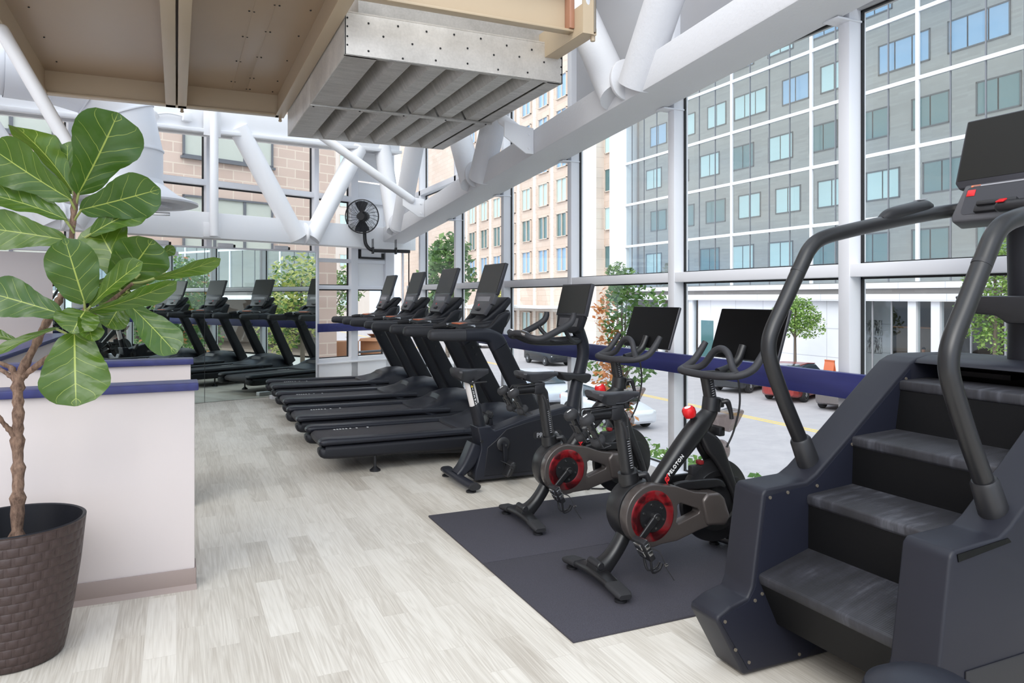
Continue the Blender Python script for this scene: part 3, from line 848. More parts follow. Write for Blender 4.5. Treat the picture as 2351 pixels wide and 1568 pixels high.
    m = MB(Tk); m.box(-.0105, -.007, .035, .06, .085, .105); part('stop_button', m, M_['red'], kp)
    return t
TR = [(1.06, 6.46, 'nearest treadmill of the row, behind the upright exercise bike'), (1.065, 7.73, 'second treadmill from the front of the row'),
      (1.11, 9.05, 'third treadmill from the front of the row'), (1.15, 10.50, 'farthest treadmill of the row, next to the mirror')]
tr0 = make_treadmill('black '+TR[0][2]); tr0.location = (TR[0][0], TR[0][1], 0)
for x, y, l in TR[1:]: dup(tr0, loc=(x, y, 0), label='black '+l)
t = thing('power_strip', 'pale power strip box on the floor behind the farthest treadmill', 'power strip', (1.30, 11.0, 0), R(10))
m = MB(); m.box(-.09, .09, -.05, .05, 0, .055, .008); part('box', m, M_['frame'], t)
m = MB(); m.box(.10, .16, -.04, .04, 0, .035, .006); part('plug', m, M_['frame'], t)

# ---------------------------------------------------------------- saddle shared by the bikes
def saddle_mesh(m, L, W, H, wide=1.):
    """sporty saddle along +x from the rear (0) to the nose (L), top at z=0"""
    rg = []
    for i in range(17):
        u = i/16
        w = W/2*(1-.86*min(1, max(0, (u-.12)/.55))**.9) if u > .12 else W/2*math.sin(PI/2*min(1, (u+.03)/.15))**.6
        w = max(w, .018) if u < .97 else .012
        top = .008*math.cos(PI*2*u)*(1-u)-.008-.014*u*u
        d = H*(.50+.62*math.sin(PI*u**.85))*(1-.3*u**3)
        row = []
        for k in range(13):
            a = PI*k/12; cx = math.cos(a); sz = math.sin(a)
            row.append(V((u*L, w*(abs(cx)**.7)*(1 if cx > 0 else -1), top-H*.32+H*.32*sz**.7)))
        row.append(V((u*L, -w*.75, top-d))); row.append(V((u*L, w*.75, top-d)))
        rg.append(row)
    return m.loft(rg)

# ---------------------------------------------------------------- upright bike
def make_bike():
    t = thing('upright_bike', 'dark navy upright exercise bike with white seat post', 'exercise bike', (2.33, 5.41, 0))
    X = -2.33
    T = Matrix.Translation((X, 0, 0))
    out = [(2.10, .03), (2.10, .10), (2.13, .20), (2.15, .27), (2.14, .36), (2.118, .445), (2.235, .445), (2.245, .42), (2.265, .408), (2.33, .425), (2.5, .475), (2.72, .525), (2.90, .558), (2.96, .55), (3.02, .50), (3.045, .42), (3.01, .25), (2.96, .03)]
    m = MB(T); m.prism(out, -.09, .09, 'y', .03, 4, bang=20); sh = part('shroud', m, M_['navy'], t)
    for s in (-1, 1):
        pan = [(2.17, .06), (2.20, .28), (2.27, .33), (2.36, .41), (2.55, .455), (2.85, .505), (2.95, .47), (2.985, .40), (2.95, .26), (2.91, .06)]
        m = MB(T); m.prism(pan, s*.088, s*.096, 'y', .004, 1); part('side_cover', m, M_['navy2'], t)
        m = MB(T); m.ring((2.79, s*.0975, .325), .0, .0, .001) if False else None
        q = [(a+2.72, b+.345) for a, b in rrect(.26, .062, .03, 5)]
        m = MB(T); m.prism(q, s*.096, s*.0985, 'y'); lg = part('logo_plate', m, M_['black'], t)
        Mx = T @ Matrix.Translation((2.72, s*.0992, .343)) @ Matrix.Rotation(R(90), 4, 'X')
        if s > 0: Mx = Mx @ Matrix.Rotation(PI, 4, 'Y')
        m = MB(); m.text('PRECOR', .052, Mx, .0006, bold=.001); part('logo_text', m, M_['greymark'], lg)
    # rear leg and stabiliser
    m = MB(T); sweepxz(m, [(1.975, .075, .028, .07, 0, .02), (2.03, .12, .04, .07, 0, .025), (2.09, .20, .055, .075, 0, .03), (2.135, .30, .055, .075, 0, .03)], 4)
    lgp = part('rear_leg', m, M_['navy'], t)
    for q0, q1 in (((2.06, -.078, .09), (2.06, -.070, .09)), ((2.155, -.098, .33), (2.155, -.085, .33))):
        m = MB(T); m.cyl(q0, q1, .012, n=10); part('bolt', m, M_['black'], t)
    m = MB(T)
    m.tube([(2.0, -.30, .05), (1.975, -.17, .062), (1.965, 0, .07), (1.975, .17, .062), (2.0, .30, .05)], .03, k=4, prof=[(a*1.5, b*.9) for a, b in rrect(1.9, 1.6, .7, 4)], up=(0, 0, 1))
    st = part('rear_stabiliser', m, M_['navy'], t)
    for s in (-1, 1):
        m = MB(T); m.tube([(2.003, s*.285, .05), (2.008, s*.325, .046)], .033, prof=[(a*1.5, b*.9) for a, b in rrect(1.9, 1.6, .7, 4)], up=(0, 0, 1)); part('end_cap', m, M_['rubber'], st)
        m = MB(T); m.lathe([(.038, 0), (.038, .01), (.018, .022), (.014, .04)], (1.995, s*.27, 0), n=16); part('foot', m, M_['black'], st)
    m = MB(T); m.box(2.93, 3.0, -.27, .27, .0, .05, .02); part('front_stabiliser', m, M_['navy'], t)
    # seat post
    m = MB(T); m.tube([(2.172, 0, .44), (2.165, 0, .47), (2.132, 0, .605), (2.128, 0, .612)], [.052, .05, .049, .044], 22, prof=[(a*1.15, b*.9) for a, b in [(math.cos(2*PI*i/22), math.sin(2*PI*i/22)) for i in range(22)]]); part('post_sleeve', m, M_['navy2'], t)
    m = MB(T); m.tube([(2.13, 0, .60), (2.076, 0, .82)], .040, 22); sp = part('seat_post', m, M_['post'], t, label='white seat post')
    ax = V((2.076-2.13, 0, .22)).normalized()
    Mp = T @ Matrix.Translation(V((2.103, 0, .70))) @ Matrix.Rotation(math.atan2(ax.x, ax.z), 4, 'Y')
    m = MB(Mp); m.box(-.010, .016, -.0418, -.039, -.10, .075); nb = part('number_strip', m, M_['black'], sp)
    m = MB()
    for k, ch in enumerate('12345'):
        m.text(ch, .030, Mp @ Matrix.Translation((.003, -.0424, .035-.029*k)) @ Matrix.Rotation(R(90), 4, 'X'), .0004, bold=.0005)
    part('number_set', m, M_['mark'], nb)
    m = MB(Mp); m.prism([(-.008, .05), (.012, .05), (.002, .07)], -.0425, -.0416, 'y'); part('warning_mark', m, M_['yellow'], nb)
    m = MB(T); m.tube([(2.07, -.045, .782), (2.12, -.06, .787), (2.20, -.075, .79)], [.010, .012, .013], 10, prof=[(a*1.4, b*.6) for a, b in [(math.cos(2*PI*i/10), math.sin(2*PI*i/10)) for i in range(10)]], k=3); m.cyl((2.075, -.05, .782), (2.075, -.03, .782), .01, n=8)
    part('seat_lever', m, M_['black'], t)
    m = MB(T @ Matrix.Translation((1.945, 0, .905))); saddle_mesh(m, .30, .25, .10); part('seat', m, M_['seat'], t)
    m = MB(T); m.box(2.05, 2.12, -.04, .04, .80, .84, .01); part('seat_clamp', m, M_['black'], t)
    # cranks
    m = MB(T)
    for s in (-1, 1): m.lathe([(.055, .0), (.055, .012), (.045, .02), (.02, .022)], (2.33, s*.094, .30), axis='y', n=28) if s > 0 else m.lathe([(.055, .0), (.055, -.012), (.045, -.02), (.02, -.022)], (2.33, -.094, .30), axis='y', n=28)
    part('crank_hub', m, M_['black'], t)
    def crank(s, ang):
        c = V((2.33, s*.135, .30)); e = c+V((math.sin(ang), 0, -math.cos(ang)))*.165
        m = MB(T); m.tube([c, e], [.020, .015], prof=[(a, b*.6) for a, b in rrect(2, 2, .6, 4)], up=(0, 1, 0)); m.cyl(c-V((0, s*.02, 0)), c+V((0, s*.014, 0)), .022, n=16)
        ck = part('crank', m, M_['navy2'], t)
        m = MB(T); m.cyl(c+V((0, s*.012, 0)), c+V((0, s*.018, 0)), .010, n=10); part('crank_bolt', m, M_['steel'], ck)
        pc = e+V((0, s*.07, 0))
        m = MB(T @ Matrix.Translation(pc) @ Matrix.Rotation(R(-62), 4, 'Y')); m.box(-.07, .055, -.05, .05, -.016, .016, .012, 3); m.box(-.05, .04, -.04, .04, -.03, -.012, .008)
        pd = part('pedal', m, M_['black'], ck)
        m = MB(T @ Matrix.Translation(pc) @ Matrix.Rotation(R(-62), 4, 'Y')); m.tube([(.02, -.055, .0), (.02, -.06, .035), (.02, -.03, .055), (.02, .03, .055), (.02, .06, .035), (.02, .055, 0)], .012, prof=[(a*1.6, b*.2) for a, b in rrect(2, 2, .3, 3)], k=4)
        m.box(.0, .04, -.075, -.058, .0, .035, .004); part('pedal_strap', m, M_['rubber'], pd)
    crank(-1, R(2)); crank(1, R(182))
    # mast
    m = MB(T); m.tube([(3.0, 0, .50), (3.02, 0, .60), (3.055, 0, .76), (3.10, 0, .93), (3.105, 0, 1.04), (3.075, 0, 1.13), (3.05, 0, 1.19)], [.055, .05, .047, .047, .048, .05, .05], 22, k=5, prof=[(a*.95, b*1.1) for a, b in [(math.cos(2*PI*i/22), math.sin(2*PI*i/22)) for i in range(22)]]); part('mast', m, M_['navy'], t)
    m = MB(T); m.prism([(2.855, .835), (2.90, .765), (2.94, .755), (2.98, .775), (3.10, .73), (3.14, .755), (3.155, .80), (3.13, .815), (3.02, .815)], -.07, .07, 'y', .015, 3); part('bottle_tray', m, M_['black'], t)
    # handle bars
    for s in (-1, 1):
        m = MB(T); m.tube([(2.885, s*.235, 1.325), (2.88, s*.235, 1.285), (2.84, s*.24, 1.235), (2.70, s*.24, 1.165), (2.60, s*.235, 1.125), (2.535, s*.20, 1.13), (2.50, s*.13, 1.155), (2.465, s*.07, 1.165), (2.445, s*.0, 1.155)],
                           [.021, .025, .027, .027, .026, .025, .024, .024, .024], 14, k=5); hb = part('handlebar', m, M_['grip'], t)
        m = MB(T); m.tube([(2.510, s*.155, 1.152), (2.490, s*.105, 1.164)], .0255, 12); part('pulse_plate', m, M_['steel'], hb)
        m = MB(T); m.tube([(2.80, s*.235, 1.21), (2.86, s*.20, 1.13), (2.95, s*.13, 1.085), (3.06, s*.03, 1.085)], .017, 12, k=5); part('handlebar_stay', m, M_['black'], t)
    m = MB(T); m.tube([(2.48, 0, 1.15), (2.62, 0, 1.10), (2.80, 0, 1.085), (3.05, 0, 1.09)], [.03, .035, .035, .04], 12, k=3); part('centre_stay', m, M_['black'], t)
    Tm = T @ Matrix.Translation((2.985, 0, 1.305)) @ Matrix.Rotation(R(14), 4, 'Y')
    m = MB(Tm); m.box(-.004, .032, -.245, .245, -.01, .262, .006); cs = part('screen_housing', m, M_['bezel'], t)
    m = MB(Tm); m.box(-.0065, -.0035, -.232, .232, .01, .25); part('screen', m, M_['screen'], cs)
    m = MB(Tm); m.prism([(-.22, -.008), (.22, -.008), (.19, -.13), (.14, -.15), (-.14, -.15), (-.19, -.13)], -.004, .045, 'x', .008); cn = part('console', m, M_['navy2'], t)
    m = MB(Tm); m.box(-.0065, -.0035, -.16, .16, -.10, -.03); part('keypad', m, M_['console'], cn)
    m = MB(T); m.box(2.78, 2.93, -.11, .11, 1.085, 1.10, .006); part('reading_rack', m, M_['black'], t)
    return t
make_bike()

m = MB(); m.tube([(.45, .35, .006), (.2, .25, .006), (.05, .05, .006), (-.06, -.04, .008), (-.1, .05, .012), (-.02, .09, .014), (.05, 0, .016), (-.03, -.07, .018), (-.12, 0, .02), (-.05, .08, .022), (.06, .04, .02), (.1, -.1, .008), (.0, -.2, .006), (-.1, -.16, .006)], .006, 8, k=6); m.cbox((-.12, -.15, .016), (.06, .03, .03), (0, 0, .6), .006)
o = part('extension_cord', m, M_['black']); o.location = (2.95, 5.0, 0); tag(o, 'coiled black extension cord on the floor behind the farther spin bike', 'cord')
M_['pad'] = simple('brake_pad_red', S(120, 26, 30), .5)
# ---------------------------------------------------------------- spin bikes
def make_spin(label):
    t = thing('spin_bike', label, 'spin bike', group='black spin bikes on the rubber mats')
    z0 = .012
    # rear foot
    m = MB(); sweepxz(m, [(-.275, .085, .028, .05, 0, .02), (-.225, .085, .04, .052, 0, .03), (-.16, .135, .036, .042, 0, .03), (-.10, .21, .036, .038, 0, .03), (-.055, .30, .038, .036, 0, .034), (-.045, .38, .042, .038, 0, .036), (-.05, .50, .046, .044, 0, .04), (-.052, .525, .047, .045, 0, .042)], 4)
    part('seat_tube', m, M_['blackm'], t)
    m = MB(); m.cyl((-.25, -.055, .115), (-.25, .055, .115), .02, n=14, bev=.004); part('pivot_bolt', m, M_['black'], t)
    pf = [(a, b) for a, b in rrect(2.3, .9, .42, 4)]
    for fx, nm in ((-.245, 'rear_foot'), (.70, 'front_foot')):
        m = MB(); m.tube([(fx-.01, -.265, .052), (fx, -.12, .066), (fx, 0, .075), (fx, .12, .066), (fx-.01, .265, .052)], [.032, .036, .04, .036, .032], k=4, prof=pf, up=(0, 0, 1)); ft = part(nm, m, M_['blackm'], t)
        for s in (-1, 1):
            m = MB(); m.tube([(fx-.004, s*.16, .064), (fx-.010, s*.262, .054), (fx-.012, s*.285, .049)], [.037, .036, .028], prof=pf, up=(0, 0, 1)); part('end_cap', m, M_['rubber'], ft)
            m = MB(); m.lathe([(.030, z0), (.030, z0+.012), (.014, z0+.02), (.012, .045)], (fx-.008, s*.235, 0), n=16); part('foot', m, M_['black'], ft)
    for s in (-1, 1):
        m = MB(); m.cyl((.76, s*.16, .05), (.76, s*.2, .05), .035, n=18, bev=.005); part('transport_wheel', m, M_['rubber'], t)
    # seat post and slider
    m = MB(); m.tube([(-.052, 0, .50), (-.058, 0, .555), (-.06, 0, .56)], [.053, .053, .046], 24); m.box(-.05, .02, -.02, .02, .505, .555, .006); part('clamp_collar', m, M_['blackm'], t)
    m = MB(); m.tube([(-.055, 0, .52), (-.098, 0, .79), (-.104, 0, .83), (-.13, 0, .858), (-.18, 0, .862), (-.31, 0, .858)], [.036, .036, .036, .034, .03, .03], 22, k=4); sp = part('seat_post', m, M_['blackm'], t)
    m = MB()
    for k in range(18): m.box(-.004, .010, -.0375, -.0355, -.004+.0125*k, -.001+.0125*k)
    o = part('scale_marking', m, M_['greymark'], sp); o.matrix_local = Matrix.Translation((-.062, 0, .585)) @ Matrix.Rotation(R(-9), 4, 'Y')
    m = MB(); m.tube([(-.03, -.052, .545), (-.005, -.062, .55), (.01, -.065, .545), (.03, -.068, .50), (.04, -.07, .47)], [.011, .014, .016, .011, .012], 10, k=3); part('clamp_lever', m, M_['black'], t)
    m = MB(); m.box(-.175, -.10, -.035, .035, .83, .905, .008); m.tube([(-.11, -.03, .82), (-.09, -.035, .77), (-.085, -.035, .73)], [.013, .011, .008], 8); part('seat_clamp', m, M_['black'], t)
    m = MB()
    for s in (-1, 1): m.tube([(-.27, s*.045, .935), (-.20, s*.025, .918), (-.10, s*.022, .912), (-.03, s*.012, .935)], .004, 6, k=3)
    part('seat_rail', m, M_['darksteel'], t)
    m = MB(Matrix.Translation((-.29, 0, .985))); saddle_mesh(m, .295, .165, .06); part('saddle', m, M_['seat'], t)
    # dumbbell rack
    m = MB()
    for s in (-1, 1):
        m.tube([(-.12, s*.03, .895), (-.30, s*.045, .885), (-.315, s*.05, .86), (-.285, s*.05, .80)], .0045, 6)
        for q in (-.04, .04):
            m.tube([(-.33, s*.08+q, .80), (-.275, s*.08+q, .715), (-.235, s*.08+q, .725)], .0035, 6)
        m.tube([(-.275, s*.08-.04, .715), (-.275, s*.08+.04, .715)], .0035, 6); m.tube([(-.235, s*.08-.04, .725), (-.235, s*.08+.04, .725)], .0035, 6); m.tube([(-.33, s*.08-.04, .80), (-.33, s*.08+.04, .80)], .0035, 6)
        m.tube([(-.30, s*.05, .83), (-.30, s*.08, .76), (-.275, s*.08, .715)], .0035, 6)
    part('dumbbell_rack', m, M_['black'], t)
    # chain guard
    cz = .357
    arc = [(.157*math.cos(R(a)), cz+.157*math.sin(R(a))) for a in range(72, 289, 8)]
    out = arc+[(.15, .212), (.28, .246), (.39, .268), (.42, .29), (.425, .40), (.395, .432), (.33, .437), (.26, .448), (.15, .488)]
    hole = [(.152, .393), (.17, .402), (.275, .363), (.292, .348), (.286, .335), (.16, .297), (.145, .303), (.155, .35)]
    m = MB(); m.prism(out, -.135, -.07, 'y', .014, 3, holes=[hole]); part('chain_guard', m, M_['guard'], t)
    m = MB(); m.prism([(.33, .268), (.455, .255), (.485, .30), (.447, .40), (.415, .432), (.335, .436), (.30, .40)], -.15, -.05, 'y', .018, 3); part('guard_box', m, M_['guard'], t)
    m = MB(); m.lathe([(.079, -.1345), (.085, -.139), (.118, -.141), (.128, -.1355)], (0, 0, cz), axis='y', n=56); rg = part('ring', m, M_['redring'], t, label='red flywheel ring on the chain guard')
    m = MB(); m.lathe([(.079, -.134), (.078, -.142), (.05, -.144), (.0, -.145)], (0, 0, cz), axis='y', n=48); hd = part('hub_disc', m, M_['blackm'], t)
    for k in range(6):
        m = MB(); a = R(40+60*k); m.cyl((.06*math.cos(a), -.142, cz+.06*math.sin(a)), (.06*math.cos(a), -.148, cz+.06*math.sin(a)), .006, n=8); part('bolt', m, M_['steel'], hd)
    m = MB(); m.prism(arc+[(.10, .25), (.10, .47)], -.06, .06, 'y', .012); part('bottom_bracket', m, M_['blackm'], t)
    # cranks and pedals
    def crank(s, ang, strap):
        c = V((0, s*.165, cz)); d = V((math.cos(ang), 0, math.sin(ang))); e = c+d*.168+V((0, s*.012, 0))
        m = MB(); m.tube([c, e], [.020, .014], prof=[(a, b*.55) for a, b in rrect(2, 2, .6, 4)], up=(0, 1, 0)); m.cyl(c-V((0, s*.03, 0)), c+V((0, s*.012, 0)), .024, n=18, bev=.003)
        ck = part('crank', m, M_['blackm'], t)
        m = MB(); m.cyl(c+V((0, s*.012, 0)), c+V((0, s*.017, 0)), .011, n=12); part('crank_bolt', m, M_['steel'], ck)
        PM2 = Matrix.Translation(e+V((0, s*.06, 0))) @ Matrix.Rotation(R(62), 4, 'Y')
        m = MB(PM2); m.box(-.055, .055, -.05, .05, -.017, .017, .009); m.cyl((0, -s*.065, 0), (0, 0, 0), .008, n=8)
        for q in (-.028, .028): m.tube([(.04, q, .0), (.075, q, -.012), (.12, q*.7, -.02), (.135, q*.5, .02), (.12, q*.4, .05)], .006, 6, k=3)
        m.tube([(.135, -.015, .02), (.135, .015, .02)], .006, 6)
        pd = part('pedal', m, M_['black'], ck)
        m = MB(PM2)
        for q in (-.02, .018): m.box(-.024+q, .010+q, -.030, .030, .014, .026, .005); m.box(-.024+q, .010+q, -.030, .030, -.026, -.014, .005); m.box(-.02+q, .006+q, -.054, -.04, -.012, .012, .004)
        m.cyl((-.03, 0, .014), (-.03, 0, .026), .010, n=8); part('cleat_plate', m, M_['steel'], pd)
        if strap:
            m = MB(); p = e+V((0, s*.06, 0))
            m.tube([p+V((.03, 0, .0)), p+V((.075, -.02, -.02)), p+V((.10, -.03, -.07)), p+V((.11, -.03, -.10)), p+V((.15, -.035, -.16))], .010, prof=[(a, b*.2) for a, b in rrect(2, 2, .3, 2)], k=4); part('pedal_strap', m, M_['rubber'], pd)
            m = MB(); m.cbox(p+V((.107, -.034, -.085)), (.02, .012, .016), bev=.003); part('strap_buckle', m, M_['steel'], pd)
    crank(-1, R(222), True); crank(1, R(42), False)
    # flywheel
    FX, FZ = .497, .352
    m = MB(); m.lathe([(.03, -.018), (.125, -.018), (.13, -.028), (.16, -.030), (.165, -.026), (.205, -.022), (.222, -.016), (.225, 0), (.222, .016), (.205, .022), (.165, .026), (.16, .03), (.13, .028), (.125, .018), (.03, .018)], (FX, 0, FZ), axis='y', n=72)
    fw = part('flywheel', m, M_['blackm'], t)
    m = MB(); m.cyl((FX, -.06, FZ), (FX, .06, FZ), .028, n=20); m.lathe([(.075, -.03), (.08, -.036), (.02, -.04)], (FX, 0, FZ), axis='y', n=30); part('axle', m, M_['black'], fw)
    m = MB(); m.prism([(.56, .48), (.62, .47), (.675, .40), (.695, .31), (.67, .25), (.64, .27), (.62, .34), (.59, .41)], -.05, -.034, 'y', .005); part('brake_cover', m, M_['blackm'], t)
    # frame
    m = MB(); sweepxz(m, [(.05, .39, .04, .04, 0, .03), (.12, .475, .042, .042, 0, .03), (.206, .570, .046, .045, 0, .035), (.30, .668, .054, .048, 0, .04), (.39, .755, .056, .046, 0, .04), (.445, .806, .046, .042, 0, .04), (.474, .842, .040, .040, 0, .038)], 4); fr = part('main_frame', m, M_['blackm'], t)
    ta = R(45.8)
    TX = Matrix.Translation((.206, -.0482, .573)) @ Matrix.Rotation(-ta, 4, 'Y') @ Matrix.Rotation(R(90), 4, 'X')
    m = MB(); m.text('PELOTON', .0268, TX, .002, bold=.0004, spacing=1.15); part('logo_text', m, M_['mark'], fr)
    m = MB(TX @ Matrix.Translation((-.086, -.006, 0)) @ Matrix.Scale(.95, 4))
    arcp = [(.012*math.cos(a), .012*math.sin(a), 0) for a in [R(200)-R(330)*i/16 for i in range(17)]]
    m.tube([(-.016, -.020, 0)]+[(-.0125, -.006, 0)]+arcp, .0035, 6); m.tube([(.004, .006, 0), (-.004, -.002, 0), (.0, -.008, 0)], .003, 6); m.tube([(.011, .012, 0), (.022, .018, 0)], .0035, 6)
    part('logo_mark', m, M_['redmark'], fr)
    for s in (-1, 1):
        m = MB(); sweepxz(m, [(.40, .72, .03, .02, s*.025, .02), (.455, .655, .052, .024, s*.035, .022), (.50, .575, .04, .022, s*.05, .022), (.545, .47, .028, .02, s*.065, .02), (.60, .33, .025, .02, s*.075, .02), (.665, .10, .024, .022, s*.075, .02)], 4); fk = part('fork_leg', m, M_['blackm'], t)
        m = MB(); m.cyl((.585, s*.092, .36), (.585, s*.10, .36), .009, n=10); part('fork_bolt', m, M_['black'], fk)
        m = MB(); sweepxz(m, [(.185, .462, .022, .012, s*.055, .01), (.24, .468, .024, .012, s*.062, .01), (.40, .465, .026, .012, s*.07, .01), (.47, .46, .02, .012, s*.072, .01), (.50, .44, .01, .012, s*.072, .008)], 4); part('side_stay', m, M_['blackm'], t)
    m = MB(); m.box(.385, .412, -.02, .02, .552, .574, .004); part('brake_pad_holder', m, M_['pad'], t, label='red brake pad holder')
    m = MB(); m.box(.33, .46, -.02, .02, .47, .552, .012); part('brake_arm', m, M_['black'], t)
    # resistance knob
    m = MB(); m.tube([(.385, 0, .72), (.352, 0, .785)], [.026, .022], 16); m.tube([(.352, 0, .78), (.338, 0, .812)], .008, 10); part('knob_stem', m, M_['blackm'], t)
    m = MB(Matrix.Translation((.328, 0, .836)) @ Matrix.Rotation(R(-22), 4, 'Y')); m.lathe([(.016, -.03), (.030, -.026), (.036, -.01), (.036, .014), (.030, .026), (.012, .03)], n=10); kn = part('resistance_knob', m, M_['red'], t, label='red resistance knob')
    m = MB(Matrix.Translation((.328, 0, .836)) @ Matrix.Rotation(R(-22), 4, 'Y')); m.lathe([(.018, .0285), (.012, .031), (.0, .0315)], n=16); part('knob_cap', m, M_['mark'], kn)
    # head, handlebar post
    m = MB(); m.tube([(.472, 0, .835), (.482, 0, .905), (.483, 0, .912)], [.05, .05, .042], 24); m.box(.49, .55, -.02, .02, .85, .90, .006); part('clamp_collar', m, M_['blackm'], t)
    m = MB(); m.tube([(.478, 0, .86), (.448, 0, 1.0), (.442, 0, 1.03)], [.034, .034, .036], 22); hp = part('handlebar_post', m, M_['blackm'], t)
    m = MB()
    for k in range(9): m.box(-.006, .008, -.0355, -.0335, .0125*k, .003+.0125*k)
    o = part('scale_marking', m, M_['greymark'], hp); o.matrix_local = Matrix.Translation((.463, 0, .92)) @ Matrix.Rotation(R(-12), 4, 'Y')
    m = MB(); m.cyl((.455, -.037, 1.0), (.455, -.034, 1.0), .008, n=10); part('bolt', m, M_['black'], hp)
    m = MB(); m.tube([(.505, -.05, .885), (.525, -.062, .89), (.535, -.066, .88), (.55, -.07, .83), (.555, -.07, .795)], [.011, .015, .015, .011, .012], 10, k=3); part('clamp_lever', m, M_['black'], t)
    W = .245
    m = MB(); m.tube([(.635, -W, 1.188), (.595, -W, 1.13), (.545, -W+.003, 1.075), (.48, -.215, 1.045), (.43, -.13, 1.035), (.412, 0, 1.033), (.415, .13, 1.035), (.432, .205, 1.038), (.462, .232, 1.043), (.505, .24, 1.06), (.55, W, 1.085), (.595, W, 1.135), (.635, W, 1.188)], [.018]+[.0205]*11+[.018], 14, k=5); part('handlebar', m, M_['grip'], t)
    m = MB(); m.tube([(.465, .225, 1.045), (.50, .17, 1.05), (.525, .12, 1.075), (.54, .06, 1.145), (.545, 0, 1.168), (.54, -.06, 1.145), (.525, -.11, 1.08), (.50, -.165, 1.05), (.468, -.218, 1.045)], .0195, 14, k=5); part('handlebar_loop', m, M_['grip'], t)
    m = MB(); m.box(.41, .56, -.04, .04, 1.015, 1.05, .014, 3); m.tube([(.52, 0, 1.04), (.60, 0, 1.06), (.66, 0, 1.10), (.70, 0, 1.18)], .024, 12, k=3); part('stem', m, M_['blackm'], t)
    Tm = Matrix.Translation((.68, 0, 1.105)) @ Matrix.Rotation(R(18.5), 4, 'Y')
    m = MB(Tm); m.box(0, .022, -.268, .268, 0, .295, .008, 3); sc = part('tablet', m, M_['bezel'], t)
    m = MB(Tm); m.box(-.0015, .001, -.263, .263, .005, .290); part('tablet_screen', m, M_['bscreen'], sc)
    m = MB(Tm); m.box(.022, .05, -.05, .05, .08, .2, .01); part('tablet_mount', m, M_['black'], sc)
    m = MB(); m.tube([(.54, -.05, 1.035), (.585, -.075, 1.02), (.60, -.08, .95), (.603, -.075, .85), (.585, -.05, .72), (.555, -.03, .635)], .0055, 8, k=5); part('cable', m, M_['black'], t)
    m = MB(); m.prism([(.505, .735), (.52, .80), (.545, .815), (.645, .838), (.655, .825), (.60, .745), (.555, .72)], -.06, .06, 'y', .006); part('bottle_holder', m, M_['smoke'], t)
    m = MB(); m.box(.49, .53, -.05, .05, .70, .75, .008); part('holder_mount', m, M_['black'], t)
    m = MB(); m.ell((.545, 0, .615), (.045, .05, .058), n=24); bc = part('shroud_cover', m, M_['smoke'], t)  # smoked clear ball, a plastic cover that gives no light
    m = MB(); m.ell((.535, 0, .61), (.024, .028, .034), n=16); part('cover_core', m, M_['red'], bc)
    return t
sp0 = make_spin('black spin bike nearest the stair climber, red resistance knob in plain view'); sp0.location = (2.165, 3.21, 0)
dup(sp0, loc=(2.250, 4.26, 0), label='black spin bike on the rear mat, between the upright bike and the nearer spin bike')
# dumbbells in the racks
def make_dumb(label):
    t = thing('dumbbell', label, 'dumbbell', group='small black dumbbells behind the bike saddles')
    m = MB(); m.cyl((0, 0, -.06), (0, 0, .06), .0165, n=16); part('handle', m, M_['blackm'], t)
    for s in (-1, 1):
        m = MB(); m.lathe([(.014, .042), (.034, .045), (.038, .058), (.038, .07), (.030, .082), (.008, .085)] if s > 0 else [(.014, -.042), (.034, -.045), (.038, -.058), (.038, -.07), (.030, -.082), (.008, -.085)], n=22); w = part('weight_head', m, M_['rubber'], t)
    m = MB(); m.box(-.012, .012, -.004, .004, .0845, .0862); part('weight_number', m, M_['mark'], t)
    return t
L = ['near dumbbell behind the saddle of the nearer spin bike', 'far dumbbell behind the saddle of the nearer spin bike', 'near dumbbell behind the saddle of the farther spin bike', 'far dumbbell behind the saddle of the farther spin bike']
d0 = None
for i, (bx, by, s) in enumerate(((2.165, 3.21, -1), (2.165, 3.21, 1), (2.25, 4.26, -1), (2.25, 4.26, 1))):
    if d0 is None: d0 = make_dumb('black '+L[0]); o = d0
    else: o = dup(d0, label='black '+L[i])
    o.location = (bx-.315, by+s*.08, .80); o.rotation_euler = (0, R(-30), 0)

